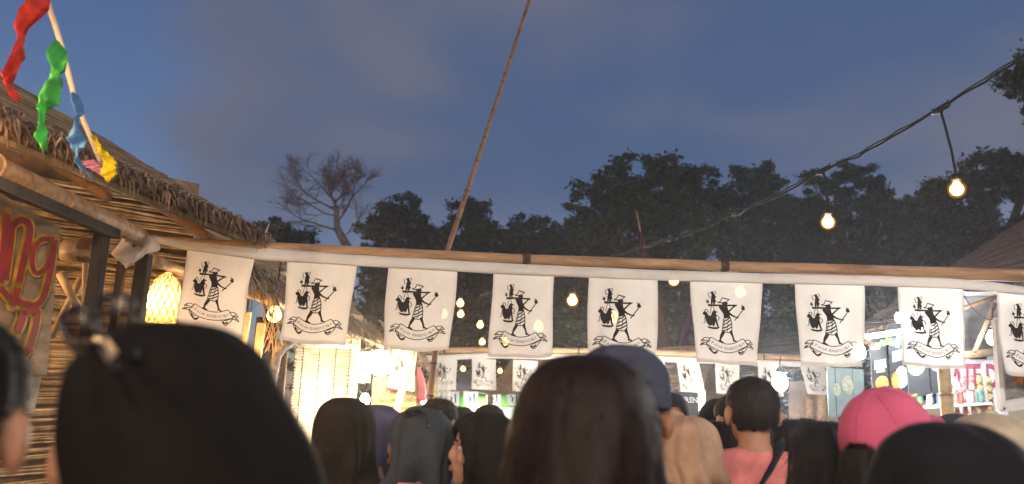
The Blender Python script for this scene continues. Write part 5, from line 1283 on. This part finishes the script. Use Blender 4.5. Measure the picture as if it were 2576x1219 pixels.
# black cap with red mark
t = person('person in a black peaked cap with a small red horned mark, facing left', 1822, 1000, 4.2, 88, False, 'tan', (.05, .05, .06), hat=1.68); o = cap_on(t, (.012, .012, .013), False)
pr = Print().poly([(-.5, .1), (-.2, .2), (.2, .2), (.5, .1), (.25, -.1), (.15, -.6), (-.15, -.6), (-.25, -.1)]).stroke([(-.4, .15), (-.75, .35), (-.7, .8)], [.22, .16, .05]).stroke([(.4, .15), (.75, .35), (.7, .8)], [.22, .16, .05])
def capS(u, v):
    th = R(38)+u*.24; z = .058+v*.030; r_ = .0985-.1*max(0, z-.06); return HC+Vector((math.sin(th)*r_*.96, math.cos(th)*r_*1.155, z))
e_ = bpy.data.objects.new('mark', pr.lay(lambda x, y: capS(-x, y)).mesh('mark', material('red_mark', (.55, .03, .03), .6, .1, 9.))); e_.parent = o; col.objects.link(e_)
t = person('person with dark hair right behind the black peaked cap', 1848, 990, 3.9, 20, False, 'tan', (.04, .04, .05)); hair_on(t, short_hair(31), BH, 1500, .015, 31)
t = person('person in a dark hat before the lettered banner', 1690, 985, 4.6, 0, False, 'tan', (.03, .03, .035), hat=1.68); cap_on(t, (.014, .013, .014), True)
t = person('person in a navy shirt with dark hair right of the pink shirt', 1988, 1052, 3.2, 0, False, 'tan', (.02, .028, .06)); hair_on(t, short_hair(33, -.07), BH, 1500, .02, 33)
t = person('person with loose black hair left of the pink cap', 2078, 1058, 2.15, -5, True, 'tan', (.03, .03, .035), hat=1.66); hair_on(t, long_hair(35, .98), BH, 2500, .025, 35, .9); o = add(t, 'loose_hair', fuzz(long_hair(35, .98), 420, .05, 78, .5, .0006), HAIR[BH], kind='stuff')
# pink cap
t = person('person in a rose pink baseball cap turned to the right', 2222, 968, 1.95, -56, True, 'brown', (.03, .03, .035), hat=1.678); cap_on(t, (.58, .10, .18), True, 28); hair_on(t, below(long_hair(37, .9, .36), -.0), BH, 1200, .02, 37, .9)
# right foreground black hijab
t = person('person in a black hijab seen large at the lower right', 2385, 1058, 1.15, -30, True, 'brown', BLACK, hat=1.666, wide=1.1); hijab_on(t, (.0095, .0095, .0115), 39, wide=1.12, back=1.12, fold=.035)
t = person('person in a beige hijab behind the lower right black hijab', 2490, 1046, 1.75, -10, True, 'tan', (.3, .24, .18)); hijab_on(t, (.46, .37, .27), 40, wide=1.1)
t = person('person in a dark hijab at the far back under the shelf', 2410, 1044, 3.4, 0, True, 'tan', (.05, .05, .06)); hijab_on(t, (.03, .035, .04), 41)
t = person('person in a dim shirt with dark hair right of the navy shirt', 2030, 1050, 4.2, -8, False, 'tan', (.05, .06, .08)); hair_on(t, short_hair(42), BH, 900, .02, 42)
for o in bpy.data.objects:
    if 'wloc' in o: del o['wloc']

# thin haze volume, added to imitate lens veil and lamp halos
hz = MB().box((0, 15, 7.5), (92, 64, 17)).build('added_haze', None, None); hz['kind'] = 'stuff'
hm_ = bpy.data.materials.new('added_haze'); hm_.use_nodes = True; t_ = hm_.node_tree
for n_ in list(t_.nodes): t_.nodes.remove(n_)
pv = t_.nodes.new('ShaderNodeVolumePrincipled'); pv.inputs['Color'].default_value = (.9, .9, .92, 1); pv.inputs['Density'].default_value = HAZE; pv.inputs['Anisotropy'].default_value = .78
ho = t_.nodes.new('ShaderNodeOutputMaterial'); t_.links.new(pv.outputs[0], ho.inputs['Volume']); hz.data.materials.append(hm_)
